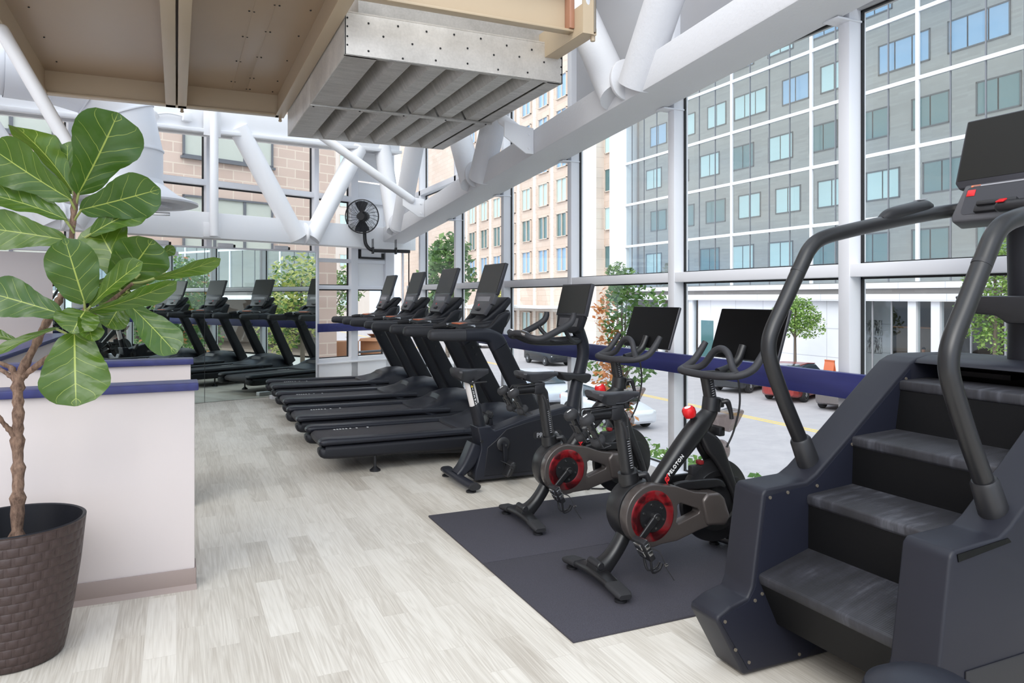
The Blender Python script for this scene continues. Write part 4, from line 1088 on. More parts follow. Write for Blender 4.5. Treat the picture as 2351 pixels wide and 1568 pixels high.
# ---------------------------------------------------------------- stair climber
t = thing('stair_climber', 'big dark slate stair climber machine with four rubber steps at right', 'stair climber', (2.6, 1.9, 0))
T = Matrix.Translation((-2.6, -1.9, 0))
side = [(1.965, .012), (1.835, .237), (1.84, .257), (1.90, .285), (1.985, .303), (2.003, .341), (2.057, .69), (2.075, .708), (2.20, .713), (2.283, .716), (2.336, .743), (2.45, .83), (2.525, .887), (2.651, .987), (2.783, 1.091), (2.884, 1.167), (2.935, 1.188), (2.99, 1.196), (3.36, 1.19), (3.42, 1.15), (3.43, 1.05), (3.43, .012)]
for s, ya, yb in ((1, 2.20, 2.36), (-1, 1.44, 1.60)):
    m = MB(T); m.prism(side, ya, yb, 'y', .014, 3, bang=12); sd = part('side_shell', m, M_['climb'], t)
    yi = 2.2 if s > 0 else 1.6
    pan = [(x, z) for x, z in [(1.985, .03), (1.85, .24), (1.855, .25), (1.985, .290), (2.02, .34), (2.075, .68), (2.20, .693), (2.29, .698), (2.345, .725), (2.53, .868), (2.79, 1.072), (2.88, 1.14), (2.90, .8), (2.70, .3), (2.28, .02)]]
    m = MB(T); m.prism(pan, yi-s*.004, yi, 'y', 0); part('inner_panel', m, M_['climb_in'], sd)
    for x, z in ((2.09, .675), (2.18, .685), (2.015, .29), (2.05, .31), (1.87, .235), (2.335, .695), (2.53, .845), (2.85, 1.10), (1.92, .12), (2.24, .04), (1.985, .06)):
        m = MB(T); m.cyl((x, yi-s*.008, z), (x, yi-s*.003, z), .0065, n=10); part('screw', m, M_['bolt'], sd)
    yo = 2.36 if s > 0 else 1.44
    m = MB(T); m.box(2.12, 3.43, min(yo, yo+s*.006), max(yo, yo+s*.006), .012, .345, .003); part('base_cover', m, M_['black'], sd)
    m = MB(T); m.prism([(2.085, .695), (2.32, .712), (2.335, .698), (2.09, .672)], yo-.001 if s > 0 else yo-.003, yo+.003 if s > 0 else yo+.001, 'y'); part('light_strip', m, M_['bscreen'], sd)
    # hand rail
    yr = 2.28 if s > 0 else 1.52
    m = MB(T); m.tube([(2.40, yr, .70), (2.385, yr, .752), (2.334, yr, .863), (2.330, yr, .872)], [.046, .046, .042, .036], 22); part('rail_socket', m, M_['black'], t)
    m = MB(T); m.tube([(2.345, yr, .84), (2.245, yr, 1.03), (2.178, yr, 1.18), (2.163, yr, 1.25), (2.182, yr, 1.32), (2.245, yr, 1.425), (2.335, yr, 1.575), (2.385, yr, 1.65), (2.455, yr, 1.695), (2.611, yr, 1.733), (2.877, yr, 1.785), (3.10, yr-s*.02, 1.825), (3.20, yr-s*.08, 1.842), (3.22, yr-s*.2, 1.845)], .0305, 18, k=6); hr = part('hand_rail', m, M_['blackm'], t)
    m = MB(T); m.tube([(2.318, yr, 1.549), (2.326, yr, 1.562)], .0312, 18); part('rail_joint', m, M_['black'], hr)
    m = MB(T); sweepxz(m, [(2.80, 1.79, .01, .02, yr, .01), (2.86, 1.812, .028, .032, yr, .025), (2.98, 1.838, .032, .034, yr, .03), (3.07, 1.858, .030, .034, yr, .028), (3.11, 1.862, .012, .025, yr, .012)], 4); pod = part('switch_pod', m, M_['black'], hr)
    m = MB(T); m.cbox((3.055, yr, 1.889), (.055, .03, .004), (0, R(-9), 0), .0015); part('switch', m, M_['greymark'], pod)
# steps
ST = [(2.03, .387, 2.30, .455), (2.28, .666, 2.541, .684), (2.527, .878, 2.796, .89), (2.809, 1.095, 3.0, 1.10)]
for i, (xa, za, xb, zb) in enumerate(ST):
    a = math.atan2(zb-za, xb-xa); L = math.hypot(xb-xa, zb-za)
    Mx = T @ Matrix.Translation((xa, 0, za)) @ Matrix.Rotation(-a, 4, 'Y')
    m = MB(Mx); m.prism([(.0, -.012), (.004, -.003), (.014, 0), (L, 0), (L, -.03), (.03, -.03), (.006, -.045), (.0, -.035)], 1.604, 2.196, 'y', .003)
    st = part('step', m, M_['tread'], t)
    rx, rz = (xa+.10, .20) if i == 0 else (ST[i-1][2], ST[i-1][3])
    m = MB(T); m.prism([(xa+.010, za-.03), (xa+.04, za-.03), (rx+.03, rz-.02), (rx-.004 if i == 0 else rx-.012, rz-.02)], 1.604, 2.196, 'y', 0); part('riser', m, M_['riser'], st)
m = MB(T); m.prism([(2.15, .19), (2.5, .22), (2.95, .75), (3.3, .75), (3.3, .03), (2.6, .03)], 1.61, 2.19, 'y'); part('under_cover', m, M_['black'], t)
m = MB(T); m.prism([(2.905, 1.165), (2.925, 1.182), (2.99, 1.196), (3.36, 1.19), (3.42, 1.15), (3.42, .9), (3.40, .9), (3.395, 1.14), (3.35, 1.168), (2.99, 1.172)], 1.598, 2.202, 'y', .004); part('top_hood', m, M_['climb'], t)
m = MB(T); m.box(3.1, 3.12, 1.6, 2.2, .7, 1.165); m.box(3.0, 3.098, 1.85, 2.1, 1.12, 1.14); part('hood_interior', m, M_['bscreen'], t)
# console mast
m = MB(T); m.tube([(3.20, 1.9, 1.18), (3.19, 1.9, 1.45), (3.165, 1.9, 1.75), (3.15, 1.9, 1.9)], [.075, .068, .06, .05], 24, k=3); part('console_mast', m, M_['navy2'], t)
m = MB(T); m.prism([(1.63, 1.455), (2.075, 1.455), (2.035, 1.385), (1.90, 1.375), (1.86, 1.345), (1.74, 1.345), (1.67, 1.385)], 2.98, 3.12, 'x', .012); part('accessory_tray', m, M_['black'], t)
Tc = T @ Matrix.Translation((2.985, 1.9, 1.765)) @ Matrix.Rotation(R(24), 4, 'Y')
m = MB(Tc); m.prism([(-.185, 0), (.185, 0), (.195, .03), (.172, .175), (-.172, .175), (-.195, .03)], -.002, .07, 'x', .01, 3); cn = part('console', m, M_['console'], t)
m = MB(Tc); q = [(a, b+.095) for a, b in rrect(.31, .13, .02, 4)]; m.prism(q, -.0035, -.001, 'x'); part('keypad', m, M_['bezel'], cn)
m = MB(Tc); m.box(-.03, -.001, -.08, .08, .055, .075, .004); m.box(-.02, -.001, -.09, .09, .03, .06, .004); part('phone_rest', m, M_['black'], cn)
m = MB(Tc); m.box(-.0055, -.003, .115, .15, .115, .145, .001); part('stop_key', m, M_['red'], cn, label='small red stop key')
m = MB(Tc); m.box(-.005, -.0015, -.10, .13, .158, .164); part('caution_text', m, M_['greymark'], cn); m = MB(Tc); m.box(-.005, -.0015, .10, .14, .158, .166); part('caution_text', m, M_['orange'], cn)
Ts = T @ Matrix.Translation((3.065, 1.9, 1.93)) @ Matrix.Rotation(R(13), 4, 'Y')
m = MB(Ts); m.prism([(-.205, -.02), (.205, -.02), (.228, .01), (.215, .29), (-.215, .29), (-.228, .01)], 0, .03, 'x', .008, 3); m.box(.0, .035, -.17, .17, -.07, -.01, .006); sh = part('screen_housing', m, M_['bezel'], t)
m = MB(Ts); m.prism([(-.215, .018), (.215, .018), (.205, .282), (-.205, .282)], -.002, .001, 'x'); part('screen', m, M_['screen'], sh)
m = MB(Ts)
for yc in (.12, 0): 
    m.box(-.002, .0, yc-.018, yc+.018, -.044, -.040); m.box(-.002, .0, yc-.018, yc+.018, -.026, -.022); m.box(-.002, .0, yc-.02, yc-.016, -.044, -.022); m.box(-.002, .0, yc+.016, yc+.02, -.044, -.022)
part('icon_set', m, M_['mark'], sh)
m = MB(T); m.rcap((2.93, 1.865, 1.803), (2.93, 1.60, 1.803), .024, 14); cb = part('front_handle', m, M_['black'], t)
m = MB(T); m.cbox((2.918, 1.835, 1.826), (.03, .03, .006), (0, R(-25), 0), .002); part('stop_button', m, M_['red'], cb, label='red emergency stop button')

# seat pad at the bottom edge
t = thing('machine_seat', 'dark navy rounded seat pad at the bottom edge, in front of the stair climber', 'exercise seat', (1.675, 1.235, 0))
m = MB(); m.lathe([(.02, .41), (.11, .412), (.14, .43), (.148, .455), (.137, .485), (.10, .508), (.05, .518), (.005, .52)], n=44); part('pad', m, M_['navy'], t)
m = MB(); m.cyl((0, 0, .05), (0, 0, .42), .03, n=18); part('post', m, M_['blackm'], t)
m = MB(); m.lathe([(.14, 0), (.14, .02), (.05, .045), (.03, .06)], n=30); part('base', m, M_['black'], t)
# ---------------------------------------------------------------- potted fiddle leaf fig
# view geometry used to read positions off the photograph
F_, CX_, YH_, X1_, CH = 1700., 1175.5, 682., 405., 1.45
th_ = math.atan2(CX_-X1_, F_); sn, cs = math.sin(th_), math.cos(th_)
def at(x, y, Z):
    r, u = (x-CX_)/F_, (YH_-y)/F_
    return V(((r*cs+sn)*Z, (-r*sn+cs)*Z, CH+u*Z))
PP = V((-.60, 3.56, 0))
t = thing('potted_fig_tree', 'tall fiddle leaf fig with big glossy leaves in a brown woven pot', 'potted plant', PP)
TP = Matrix.Translation(-PP)
def lathe_uv(prof, n=64):
    bm = bmesh.new(); uv = bm.loops.layers.uv.new('UVMap'); rings = []
    for r, h in prof: rings.append([bm.verts.new((r*math.cos(2*PI*i/n), r*math.sin(2*PI*i/n), h)) for i in range(n)])
    hs = [0]
    for a, b in zip(prof, prof[1:]): hs.append(hs[-1]+math.dist(a, b))
    for k in range(len(prof)-1):
        for i in range(n):
            j = (i+1) % n
            f = bm.faces.new((rings[k][i], rings[k][j], rings[k+1][j], rings[k+1][i]))
            for lp, (a, b) in zip(f.loops, ((i, k), (i+1, k), (i+1, k+1), (i, k+1))): lp[uv].uv = (a/n*2.2, hs[b]/.55)
    bm.faces.new(list(reversed(rings[0]))); 
    mb = MB(); mb.bm.free(); mb.bm = bm; return mb
prof = [(.168, .0), (.178, .008), (.19, .06), (.215, .20), (.238, .36), (.25, .48), (.256, .535), (.257, .545)]
part('planter', lathe_uv(prof), M_['pot'], t, sharp=50)
m = MB(); m.lathe([(.257, .545), (.250, .549), (.243, .545), (.235, .45), (.225, .36)], n=64, caps=False)
part('planter_rim', m, M_['navy2'], t)
m = MB(); m.lathe([(.229, .38), (.15, .395), (.05, .40), (.001, .40)], n=40); part('soil', m, M_['soil'], t)
ZP0 = 3.0
def pts(*q): return [at(x, y, z)-PP for x, y, z in q]
random.seed(5)
def branch(name, q, r, k=5):
    m = MB(); P = pts(*q); P = [V(p) for p in cr([tuple(p) for p in P], k)]
    n = len(P); rs = []
    for i in range(n):
        a = r[0]+(r[1]-r[0])*i/(n-1); rs.append(a*(1+.16*random.uniform(-1, 1)+(.25 if i % 5 == 0 else 0)))
    m.tube(P, rs, 12); return part(name, m, M_['bark'], t, sharp=70)
branch('trunk', [(38, 1262, 3.0), (39, 1231, 3.0), (41, 1143, 3.0), (42, 1074, 3.01), (40, 1010, 3.01), (42, 947, 3.0), (41, 890, 3.0), (47, 855, 3.0)], (.024, .019))
branch('branch', [(44, 870, 3.0), (60, 832, 3.0), (85, 785, 3.01), (106, 742, 3.02), (135, 690, 3.03), (150, 655, 3.04), (163, 560, 3.04), (170, 480, 3.03), (176, 440, 3.03)], (.017, .010))
branch('branch', [(55, 862, 3.0), (95, 832, 2.98), (150, 790, 2.94), (180, 750, 2.92), (196, 708, 2.9)], (.012, .007))
branch('branch', [(182, 745, 2.92), (215, 720, 2.93), (262, 685, 2.95), (305, 650, 2.97)], (.010, .006))
branch('branch', [(41, 1012, 3.01), (20, 985, 2.98), (0, 962, 2.95), (-40, 905, 2.9)], (.012, .006))
branch('branch', [(38, 880, 3.0), (28, 848, 3.0), (12, 838, 2.99), (-40, 820, 2.95)], (.013, .006))
branch('branch', [(34, 870, 3.0), (22, 862, 3.02), (0, 848, 3.04), (-30, 838, 3.1)], (.010, .006))
PR = [(0, .02), (.03, .16), (.08, .33), (.18, .46), (.30, .52), (.42, .64), (.55, .82), (.68, .97), (.78, 1.), (.88, .88), (.95, .62), (.985, .34), (1., .05)]
def wprof(u):
    for (a, p), (b, q) in zip(PR, PR[1:]):
        if a <= u <= b:
            s = (u-a)/(b-a); s = s*s*(3-2*s); return p+(q-p)*s
    return .05
def leaf(bx, by, bz, tx, ty, tz, w, twist=0., fold=.18, droop=.06, wave=.05, round_=0., pet=None):
    A, B = at(bx, by, bz), at(tx, ty, tz); ax = B-A; L = ax.length; a = ax.normalized()
    cam = V((0, 0, CH)); n = (cam-(A+B)/2); n = (n-a*n.dot(a)).normalized()
    n = Matrix.Rotation(R(twist), 3, a) @ n; s = a.cross(n)
    W = w*((bz+tz)/2)/F_/max(.35, abs(math.cos(R(twist))))/2
    bm = bmesh.new(); uv = bm.loops.layers.uv.new('UVMap')
    NU, NV = 22, 12; ph = random.uniform(0, 6.28); g = []
    for i in range(NU+1):
        u = i/NU; row = []
        p = wprof(u); p = p*(1-round_)+round_*max(.05, math.sin(PI*min(1, max(0, u*.97+.03)))**.6)
        for j in range(NV+1):
            v = -1+2*j/NV
            h = fold*W*abs(v)*p-droop*L*(4*u*(1-u))*-.5-droop*L*u*u
            h += wave*W*math.sin(u*17+ph+(2.1 if v > 0 else 0))*abs(v)**2*p*2
            h -= .10*W*math.sin(5.6*2*PI*(u-.26*abs(v)))*abs(v)*(1-abs(v))*p
            row.append((bm.verts.new(A+a*(u*L)+s*(v*p*W)+n*h-PP), u, v))
        g.append(row)
    for i in range(NU):
        for j in range(NV):
            q = (g[i][j], g[i][j+1], g[i+1][j+1], g[i+1][j])
            f = bm.faces.new([x[0] for x in q])
            for lp, x in zip(f.loops, q): lp[uv].uv = (x[1], x[2])
    mb = MB(); mb.bm.free(); mb.bm = bm
    o = part('leaf', mb, M_['leaf'], t, sharp=80)
    if pet:
        m = MB(); m.tube([at(*pet)-PP, (at(*pet)+A)/2-PP-V((0, 0, .004)), A+a*.012-PP], .005, 7, k=3); part('leaf_stalk', m, M_['stalk'], o)
    return o
M_['stalk'] = simple('leaf_stalk_green', S(140, 148, 84), .5)
St = (172, 470, 3.03)
leaf(178, 448, 3.02, 274, 262, 2.98, 150, 14, pet=(175, 470, 3.03))
leaf(182, 482, 3.0, 362, 437, 2.94, 108, 6, .22, pet=(172, 505, 3.03))
leaf(205, 540, 3.0, 350, 462, 3.0, 74, -38, .3, pet=(171, 555, 3.03))
leaf(170, 445, 3.05, 44, 282, 3.10, 66, 52, .25, pet=(174, 460, 3.03))
leaf(172, 448, 3.12, 92, 312, 3.30, 66, -20, .2, pet=(174, 462, 3.03))
leaf(166, 460, 3.0, -28, 338, 2.9, 112, -16, .22, pet=(173, 485, 3.03))
leaf(155, 505, 3.0, -30, 438, 2.92, 66, 40, .3, pet=(170, 535, 3.03))
leaf(140, 495, 3.1, 60, 445, 3.2, 55, 25, .2, pet=(170, 520, 3.03))
leaf(157, 552, 3.0, -45, 520, 2.86, 92, 10, .16, pet=(168, 590, 3.03))
leaf(195, 697, 2.88, 148, 548, 2.80, 116, -6, .26, .04, .05, .55, pet=(195, 712, 2.9))
leaf(300, 655, 3.0, 215, 510, 3.02, 118, -12, .2, pet=(290, 665, 2.96))
leaf(268, 660, 2.98, 352, 552, 2.96, 128, 16, .18, .05, .05, .4, pet=(285, 668, 2.96))
leaf(350, 640, 2.98, 503, 600, 2.92, 34, 30, .35, pet=(305, 650, 2.97))
leaf(355, 590, 3.04, 401, 568, 3.06, 26, 30, .3, pet=(310, 640, 2.97))
leaf(205, 706, 2.9, 320, 600, 2.85, 48, -36, .4, pet=(197, 710, 2.9))
leaf(200, 716, 2.88, 402, 655, 2.82, 46, 34, .4, pet=(197, 712, 2.9))
leaf(145, 722, 2.88, -34, 668, 2.78, 98, 10, .18, pet=(190, 714, 2.9))
leaf(195, 715, 2.86, 165, 762, 2.78, 96, 22, .3, .1, .05, .6, pet=(196, 710, 2.9))
leaf(192, 722, 2.86, 214, 782, 2.80, 52, -30, .3, .05, .05, .5)
leaf(171, 762, 2.86, 174, 930, 2.76, 152, 4, .14, .05, .06, .35, pet=(178, 745, 2.91))
leaf(288, 692, 2.95, 404, 806, 2.88, 78, -18, .2, pet=(280, 680, 2.95))
leaf(284, 690, 2.97, 245, 752, 2.94, 78, 12, .2, .05, .05, .5, pet=(275, 684, 2.95))
leaf(300, 668, 2.99, 225, 702, 3.02, 62, -14, .2, .05, .05, .4, pet=(290, 670, 2.96))
leaf(205, 655, 3.05, 270, 640, 3.1, 30, 30, .3)
leaf(136, 752, 2.95, -20, 812, 2.85, 22, 48, .35, pet=(158, 770, 2.95))
leaf(38, 782, 3.0, -25, 765, 3.0, 26, 28, .3)
leaf(165, 445, 3.12, 150, 322, 3.2, 52, -35, .2)
# ---------------------------------------------------------------- outside: street, buildings, cars, trees
ZS = -3.35
def _asph():
    t = NT('asphalt'); v = t.obj(); f = t.noise(v, 1.2, 5, .7); g = t.noise(v, 60, 2)
    t.set(t.mix(t.math('MULTIPLY', g, .5), t.ramp(f, [(.3, S(168, 164, 168)), (.7, S(186, 182, 184))]), S(150, 148, 152)), .85); return t.m
M_['asphalt'] = _asph()
M_['walk'] = simple('sidewalk_concrete', S(205, 202, 200), .85, var=.15, vs=1)
M_['lane'] = simple('yellow_lane_paint', S(232, 196, 96), .7)
def _stone(name, a, b, mort, w, h, off=.5, ms=.012, rot=0):
    t = NT(name); tc = t.n('TexCoord'); sep = t.n('SeparateXYZ'); t.l(tc.outputs['Object'], sep.inputs[0])
    cb = t.n('CombineXYZ'); t.l(sep.outputs[rot], cb.inputs[0]); t.l(sep.outputs[2], cb.inputs[1])
    br = t.n('TexBrick', offset=off, _Scale=1.); br.inputs['Brick Width'].default_value = w; br.inputs['Row Height'].default_value = h
    br.inputs['Mortar Size'].default_value = ms; br.inputs['Color1'].default_value = a; br.inputs['Color2'].default_value = b; br.inputs['Mortar'].default_value = mort
    t.l(cb.outputs[0], br.inputs['Vector'])
    n = t.noise(tc.outputs['Object'], 2, 4)
    t.set(t.mix(t.math('MULTIPLY', n, .25), br.outputs['Color'], tuple(c*.7 for c in a[:3])+(1,)), .8); return t.m
M_['brown'] = _stone('brownstone_blocks', S(214, 188, 174), S(226, 202, 188), S(238, 222, 206), .42, .21)
M_['greyb'] = _stone('grey_brick', S(150, 145, 141), S(162, 157, 153), S(152, 147, 143), 1.2, .12, .5, .006, 1)
M_['beige'] = _stone('beige_stone', S(204, 182, 166), S(212, 192, 178), S(188, 168, 152), 1.6, .55, .5, .02, 1)
M_['creams'] = _stone('cream_stone', S(222, 212, 202), S(228, 220, 212), S(198, 188, 180), 1.2, .9, 0., .02, 1)
M_['panel'] = _stone('white_cladding', S(232, 232, 238), S(236, 236, 242), S(190, 190, 198), 2.4, 1.55, 0., .02, 1)
M_['store'] = simple('store_interior_wall', S(128, 112, 102), .7, var=.3, vs=.6)
M_['wood'] = simple('store_wood', S(170, 120, 84), .5)
def _win(name, c, rough=.12):
    t = NT(name); t.set(c, rough, 0, .8); return t.m
M_['wblue'] = _win('blue_window_glass', S(128, 164, 196)); M_['wpale'] = _win('pale_curtained_glass', S(182, 206, 206), .3)
M_['wteal'] = _win('teal_window_glass', S(74, 110, 112)); M_['wframe'] = simple('dark_window_frame', S(70, 72, 76), .5); M_['wlight'] = simple('stone_window_frame', S(206, 190, 176), .7)
M_['joint'] = simple('grey_curtain_joint', S(112, 114, 120), .5)
M_['wcream'] = _win('cream_curtained_glass', S(206, 210, 200), .25)
M_['curt'] = _glass('curtain_wall_glass', (.92, .96, .97, 1), .02, 2.6)
M_['shop'] = _glass('shop_window_glass', (.9, .93, .94, 1), 0., 1.2)

m = MB(); m.box(13.2, 28.6, -90, 170, ZS-.2, ZS); struct('floor_street', m, M_['asphalt'])
m = MB(); m.box(3.9, 13.2, -90, 170, ZS-.2, ZS+.14); m.box(28.6, 60, -90, 170, ZS-.2, ZS+.14); struct('floor_sidewalk', m, M_['walk'])
for x in (20.72, 20.98):
    m = MB(); m.box(x-.055, x+.055, -25, 150, ZS, ZS+.006)
    tag(part('lane_line', m, M_['lane']), 'yellow centre line on the street, on the side nearer the gym' if x < 20.8 else 'yellow centre line on the street, on the far side', 'road marking', 'double yellow road line')

def window_part(b, x, y, z, w, h, glass, frame, nm='window', mull=1, d=.12, inv=False):
    m = MB()
    for y0, y1, z0, z1 in ((-w/2, w/2, 0, .07), (-w/2, w/2, h-.07, h), (-w/2, -w/2+.07, 0, h), (w/2-.07, w/2, 0, h)): m.box(-d, .05, y0, y1, z0, z1)
    for k in range(mull):
        yy = -w/2+w*(k+1)/(mull+1); m.box(-d+.03, .05, yy-.035, yy+.035, 0, h)
    f = part(nm, m, frame, b); f.location = (x, y, z)
    m = MB(); m.box(-.02, .03, -w/2, w/2, 0, h); part('pane', m, glass, f)
    return f
# glass fronted office block; the reflection in it is built as wall and windows
B = thing('office_building', 'glass fronted office block across the street, mirrored grey facade built behind its white grid', 'building', (33, 20, ZS))
BX = 32.
m = MB(); m.M = Matrix.Translation((-33, -20, -ZS)); m.box(33.2, 46, -75, 49, 2.15, 24); part('wall', m, M_['greyb'], B, label='grey brick wall standing in for the reflection in the glass')
random.seed(21)
fl = [2.15+3.22*n for n in range(7)]
for n in range(6):  # windows mirrored in the glass front, built as solid parts
    y = 47.0-(n % 2)*.6
    k = 0
    while y > -12:
        w = random.choice((1.9, 2.1, 2.9)) if n >= 3 else 2.0
        g = M_['wblue'] if n >= 3 and random.random() < .7 else (M_['wpale'] if random.random() < .5 else M_['wteal'])
        if n < 5 or y > 12: window_part(B, 33.2-33, y-20, fl[n]+1.1-ZS, w, 1.55, g, M_['wframe'], mull=1 if w < 2.5 else 2, d=.05)
        y -= 3.25+(w-2)*.6
        k += 1
m = MB(); m.M = Matrix.Translation((-33, -20, -ZS))
for z in fl[1:]: m.box(BX-.10, BX+.03, -75, 49, z-.09, z+.09)
m.box(BX-.12, BX+.03, -75, 49, 15.95, 16.2)
for q in range(-60, 16):
    y = 24.0+1.612*q
    if q % 4 == 0: m.box(BX-.085, BX+.025, y-.09, y+.09, 2.2, 22)
part('mullion_grid', m, M_['frame'], B, label='white mullion grid')
m = MB(); m.M = Matrix.Translation((-33, -20, -ZS))
for q in range(-60, 16):
    y = 24.0+1.612*q
    if q % 4: m.box(BX-.03, BX+.03, y-.03, y+.03, 2.2, 22)
part('dark_joint_set', m, M_['joint'], B)
m = MB(); m.M = Matrix.Translation((-33, -20, -ZS)); m.box(BX, BX+.02, -75, 49, 2.2, 22); part('curtain_glass', m, M_['curt'], B)
m = MB(); m.M = Matrix.Translation((-33, -20, -ZS)); m.box(BX-.35, BX+1.2, -75, 49, 1.875, 2.15); m.box(BX-.25, BX+1.2, -75, 49, 1.25, 1.6); part('fascia', m, M_['panel'], B, label='white fascia above the shops')
m = MB(); m.M = Matrix.Translation((-33, -20, -ZS)); m.box(BX, BX+1.2, -75, 49, 1.6, 1.875); part('fascia_recess', m, M_['greyb'], B)
m = MB(); m.M = Matrix.Translation((-33, -20, -ZS)); m.box(BX+.2, BX+.6, 28.0, 40.5, ZS+.14, 1.25); part('panel_wall', m, M_['panel'], B, label='white panelled ground floor')
m = MB(); m.M = Matrix.Translation((-33, -20, -ZS)); m.box(BX+6.4, BX+6.6, -75, 49, ZS, 1.3); m.box(BX+.2, BX+6.5, -75, 49, ZS+.3, ZS+.498); part('shop_interior', m, M_['store'], B)
m = MB(); m.M = Matrix.Translation((-33, -20, -ZS)); m.box(BX+.1, BX+.12, -24, 28.0, ZS+.14, 1.25); m.box(BX+.1, BX+.12, 40.5, 49, ZS+.14, 1.25); part('shop_glass', m, M_['shop'], B)
for y in (24.3, 23.1, 16.2, 9.6, 2.8, -4, 41, 44.5):
    m = MB(); m.M = Matrix.Translation((-33, -20, -ZS)); m.box(BX-.05, BX+.25, y-.22, y+.22, ZS+.14, 1.25); part('shop_pillar', m, M_['frame'], B)
for y in (26.6, 25.5, 21.5, 20, 18.2, 13, 6):
    m = MB(); m.M = Matrix.Translation((-33, -20, -ZS)); m.box(BX+.06, BX+.14, y-.03, y+.03, ZS+.14, 1.25); part('shop_mullion', m, M_['greymark'], B)
m = MB(); m.M = Matrix.Translation((-33, -20, -ZS)); m.box(BX+.1, BX+.22, 38.6, 40.2, ZS+.14, .1); part('door_frame', m, M_['frame'], B)
m = MB(); m.M = Matrix.Translation((-33, -20, -ZS)); m.box(BX+.05, BX+.11, 38.8, 40.0, ZS+.14, -.1); part('door', m, M_['wteal'], B)
m = MB(); m.M = Matrix.Translation((-33, -20, -ZS)); m.tube([(BX+.4, 50, ZS), (BX+.4, 50, 24)], 1.1, 24); part('corner_column', m, M_['frame'], B, label='round white corner column')
# shop contents
def abst():
    t = NT('black_white_print'); f = t.noise(t.obj((1, 1, .35)), 9, 4, .7); t.set(t.ramp(f, [(.42, S(40, 40, 44)), (.55, S(225, 225, 228))]), .6); return t.m
M_['print'] = abst()
for i, z in enumerate((-.95, -.02)):
    m = MB(); m.box(-.02, .02, -.45, .45, -.42, .42); o = part('picture', m, M_['print']); o.location = (BX+2.2, 28.6, z-.15)
    o.location = (BX+2.6, 28.55, z-.2)
    tag(o, ['lower black and white abstract picture in the shop across the street', 'upper black and white abstract picture in the shop across the street'][i], 'picture')
m = MB(); m.box(BX+2.66, BX+2.8, 27.6, 31, ZS+.5, 1.25); tag(part('shop_partition', m, M_['panel']), 'white partition wall inside the shop across the street', 'wall')
t = thing('cabinet', 'brown wooden counter cabinet seen through the shop window across the street', 'cabinet', (BX+3.2, 26.3, ZS+.5))
m = MB(); m.box(-.5, .5, -1.0, 1.0, 0, 2.7, .02); part('body', m, M_['store'], t); m = MB(); m.box(-.6, .6, -1.25, 1.15, 2.7, 2.76, .01); part('top', m, M_['wood'], t)

# beige stone building further along
B2 = thing('stone_building', 'beige stone building with rows of windows at the far end of the street', 'building', (34, 70, ZS))
def in2(m): m.M = Matrix.Translation((-34, -70, -ZS)); return m
m = in2(MB()); m.box(34, 50, 60.2, 120, ZS+.14, 34); part('wall', m, M_['beige'], B2)
m = in2(MB()); m.box(33.6, 36, 56.2, 60.2, ZS+.14, 34); part('corner_pier', m, M_['creams'], B2, label='cream stone corner pier')
m = in2(MB()); m.box(34.4, 50, 51.3, 56.2, ZS+.14, 34); part('wing_wall', m, M_['beige'], B2)
for n in range(9):
    z = .6+3.35*n if n else -2.4
    for k in range(8):
        y = 63.2+3.95*k
        if n < 7: window_part(B2, 0, y-70, z-ZS, 2.1, 2.3, (M_['wpale'], M_['wteal'], M_['wblue'])[(n*5+k*3) % 3] if n < 5 else M_['wblue'], M_['wlight'], mull=1, d=.18)
    if n < 8: window_part(B2, .35, 53.8-70, z-ZS, 4.2, 2.0, M_['wteal'] if n % 2 else M_['wpale'], M_['wlight'], mull=1, d=.12)
for n in range(3):
    m = in2(MB()); z = (.0, 17.1, 30)[n]; m.box(33.7, 34.1, 60.2, 120, z, z+.45); part('string_course', m, M_['creams'], B2)
for k in range(9):
    y = 61.2+3.95*k; m = in2(MB()); m.box(33.85, 34.05, y-.28, y+.28, ZS+.14, 30); part('pilaster', m, M_['creams'], B2)
m = in2(MB()); m.box(31.0, 34, 62, 80, .35, .6, .03); part('canopy', m, M_['panel'], B2)
B3 = thing('pale_building', 'tall pale building closing the street in the distance', 'building', (20, 150, ZS))
m = MB(); m.box(-22, 16, 0, 12, 0, 44); part('wall', m, M_['creams'], B3)
for n in range(9):
    for k in range(9):
        f = window_part(B3, -18+3.6*k, 0, 3+4*n, 1.8, 2.4, M_['wpale'], M_['wlight'], mull=1); f.rotation_euler = (0, 0, R(90))

# brownstone wing beyond the far wall
B4 = thing('brownstone_wing', 'pinkish brownstone hotel wing right outside the far windows', 'building', FW @ V((4, -5, -3)), FA)
I4 = (Matrix.Translation(FW @ V((4, -5, -3))) @ Matrix.Rotation(FA, 4, 'Z')).inverted() @ FW
m = MB(I4); m.box(-1.9, 16, -7, -5, 1.75, 14); part('wall', m, M_['brown'], B4)
m = MB(I4); m.box(.6, 16, -7, -5.5, -.3, 1.75); part('ground_floor_wall', m, M_['brown'], B4)
def win4(a, b, z0, z1, gl, mull):
    m = MB(I4)
    for q in ((a, b, z0, z0+.04), (a, b, z1-.04, z1), (a, a+.04, z0, z1), (b-.04, b, z0, z1)): m.box(q[0], q[1], -5.02, -4.95, q[2], q[3])
    for k in range(mull):
        c = a+(b-a)*(k+1)/(mull+1); m.box(c-.03, c+.03, -5.02, -4.96, z0, z1)
    m.box(a-.04, b+.04, -5.0, -4.92, z0-.05, z0)
    f = part('window', m, M_['joint'], B4)
    m = MB(I4); m.box(a, b, -5.0, -4.985, z0, z1); part('pane', m, gl, f)
for a in (-.26, 4.0, 8.3):
    for z0, z1 in ((4.3, 6.2), (1.95, 3.52), (7.4, 9.6)): win4(a, a+1.98, z0, z1, M_['wcream'], 2)
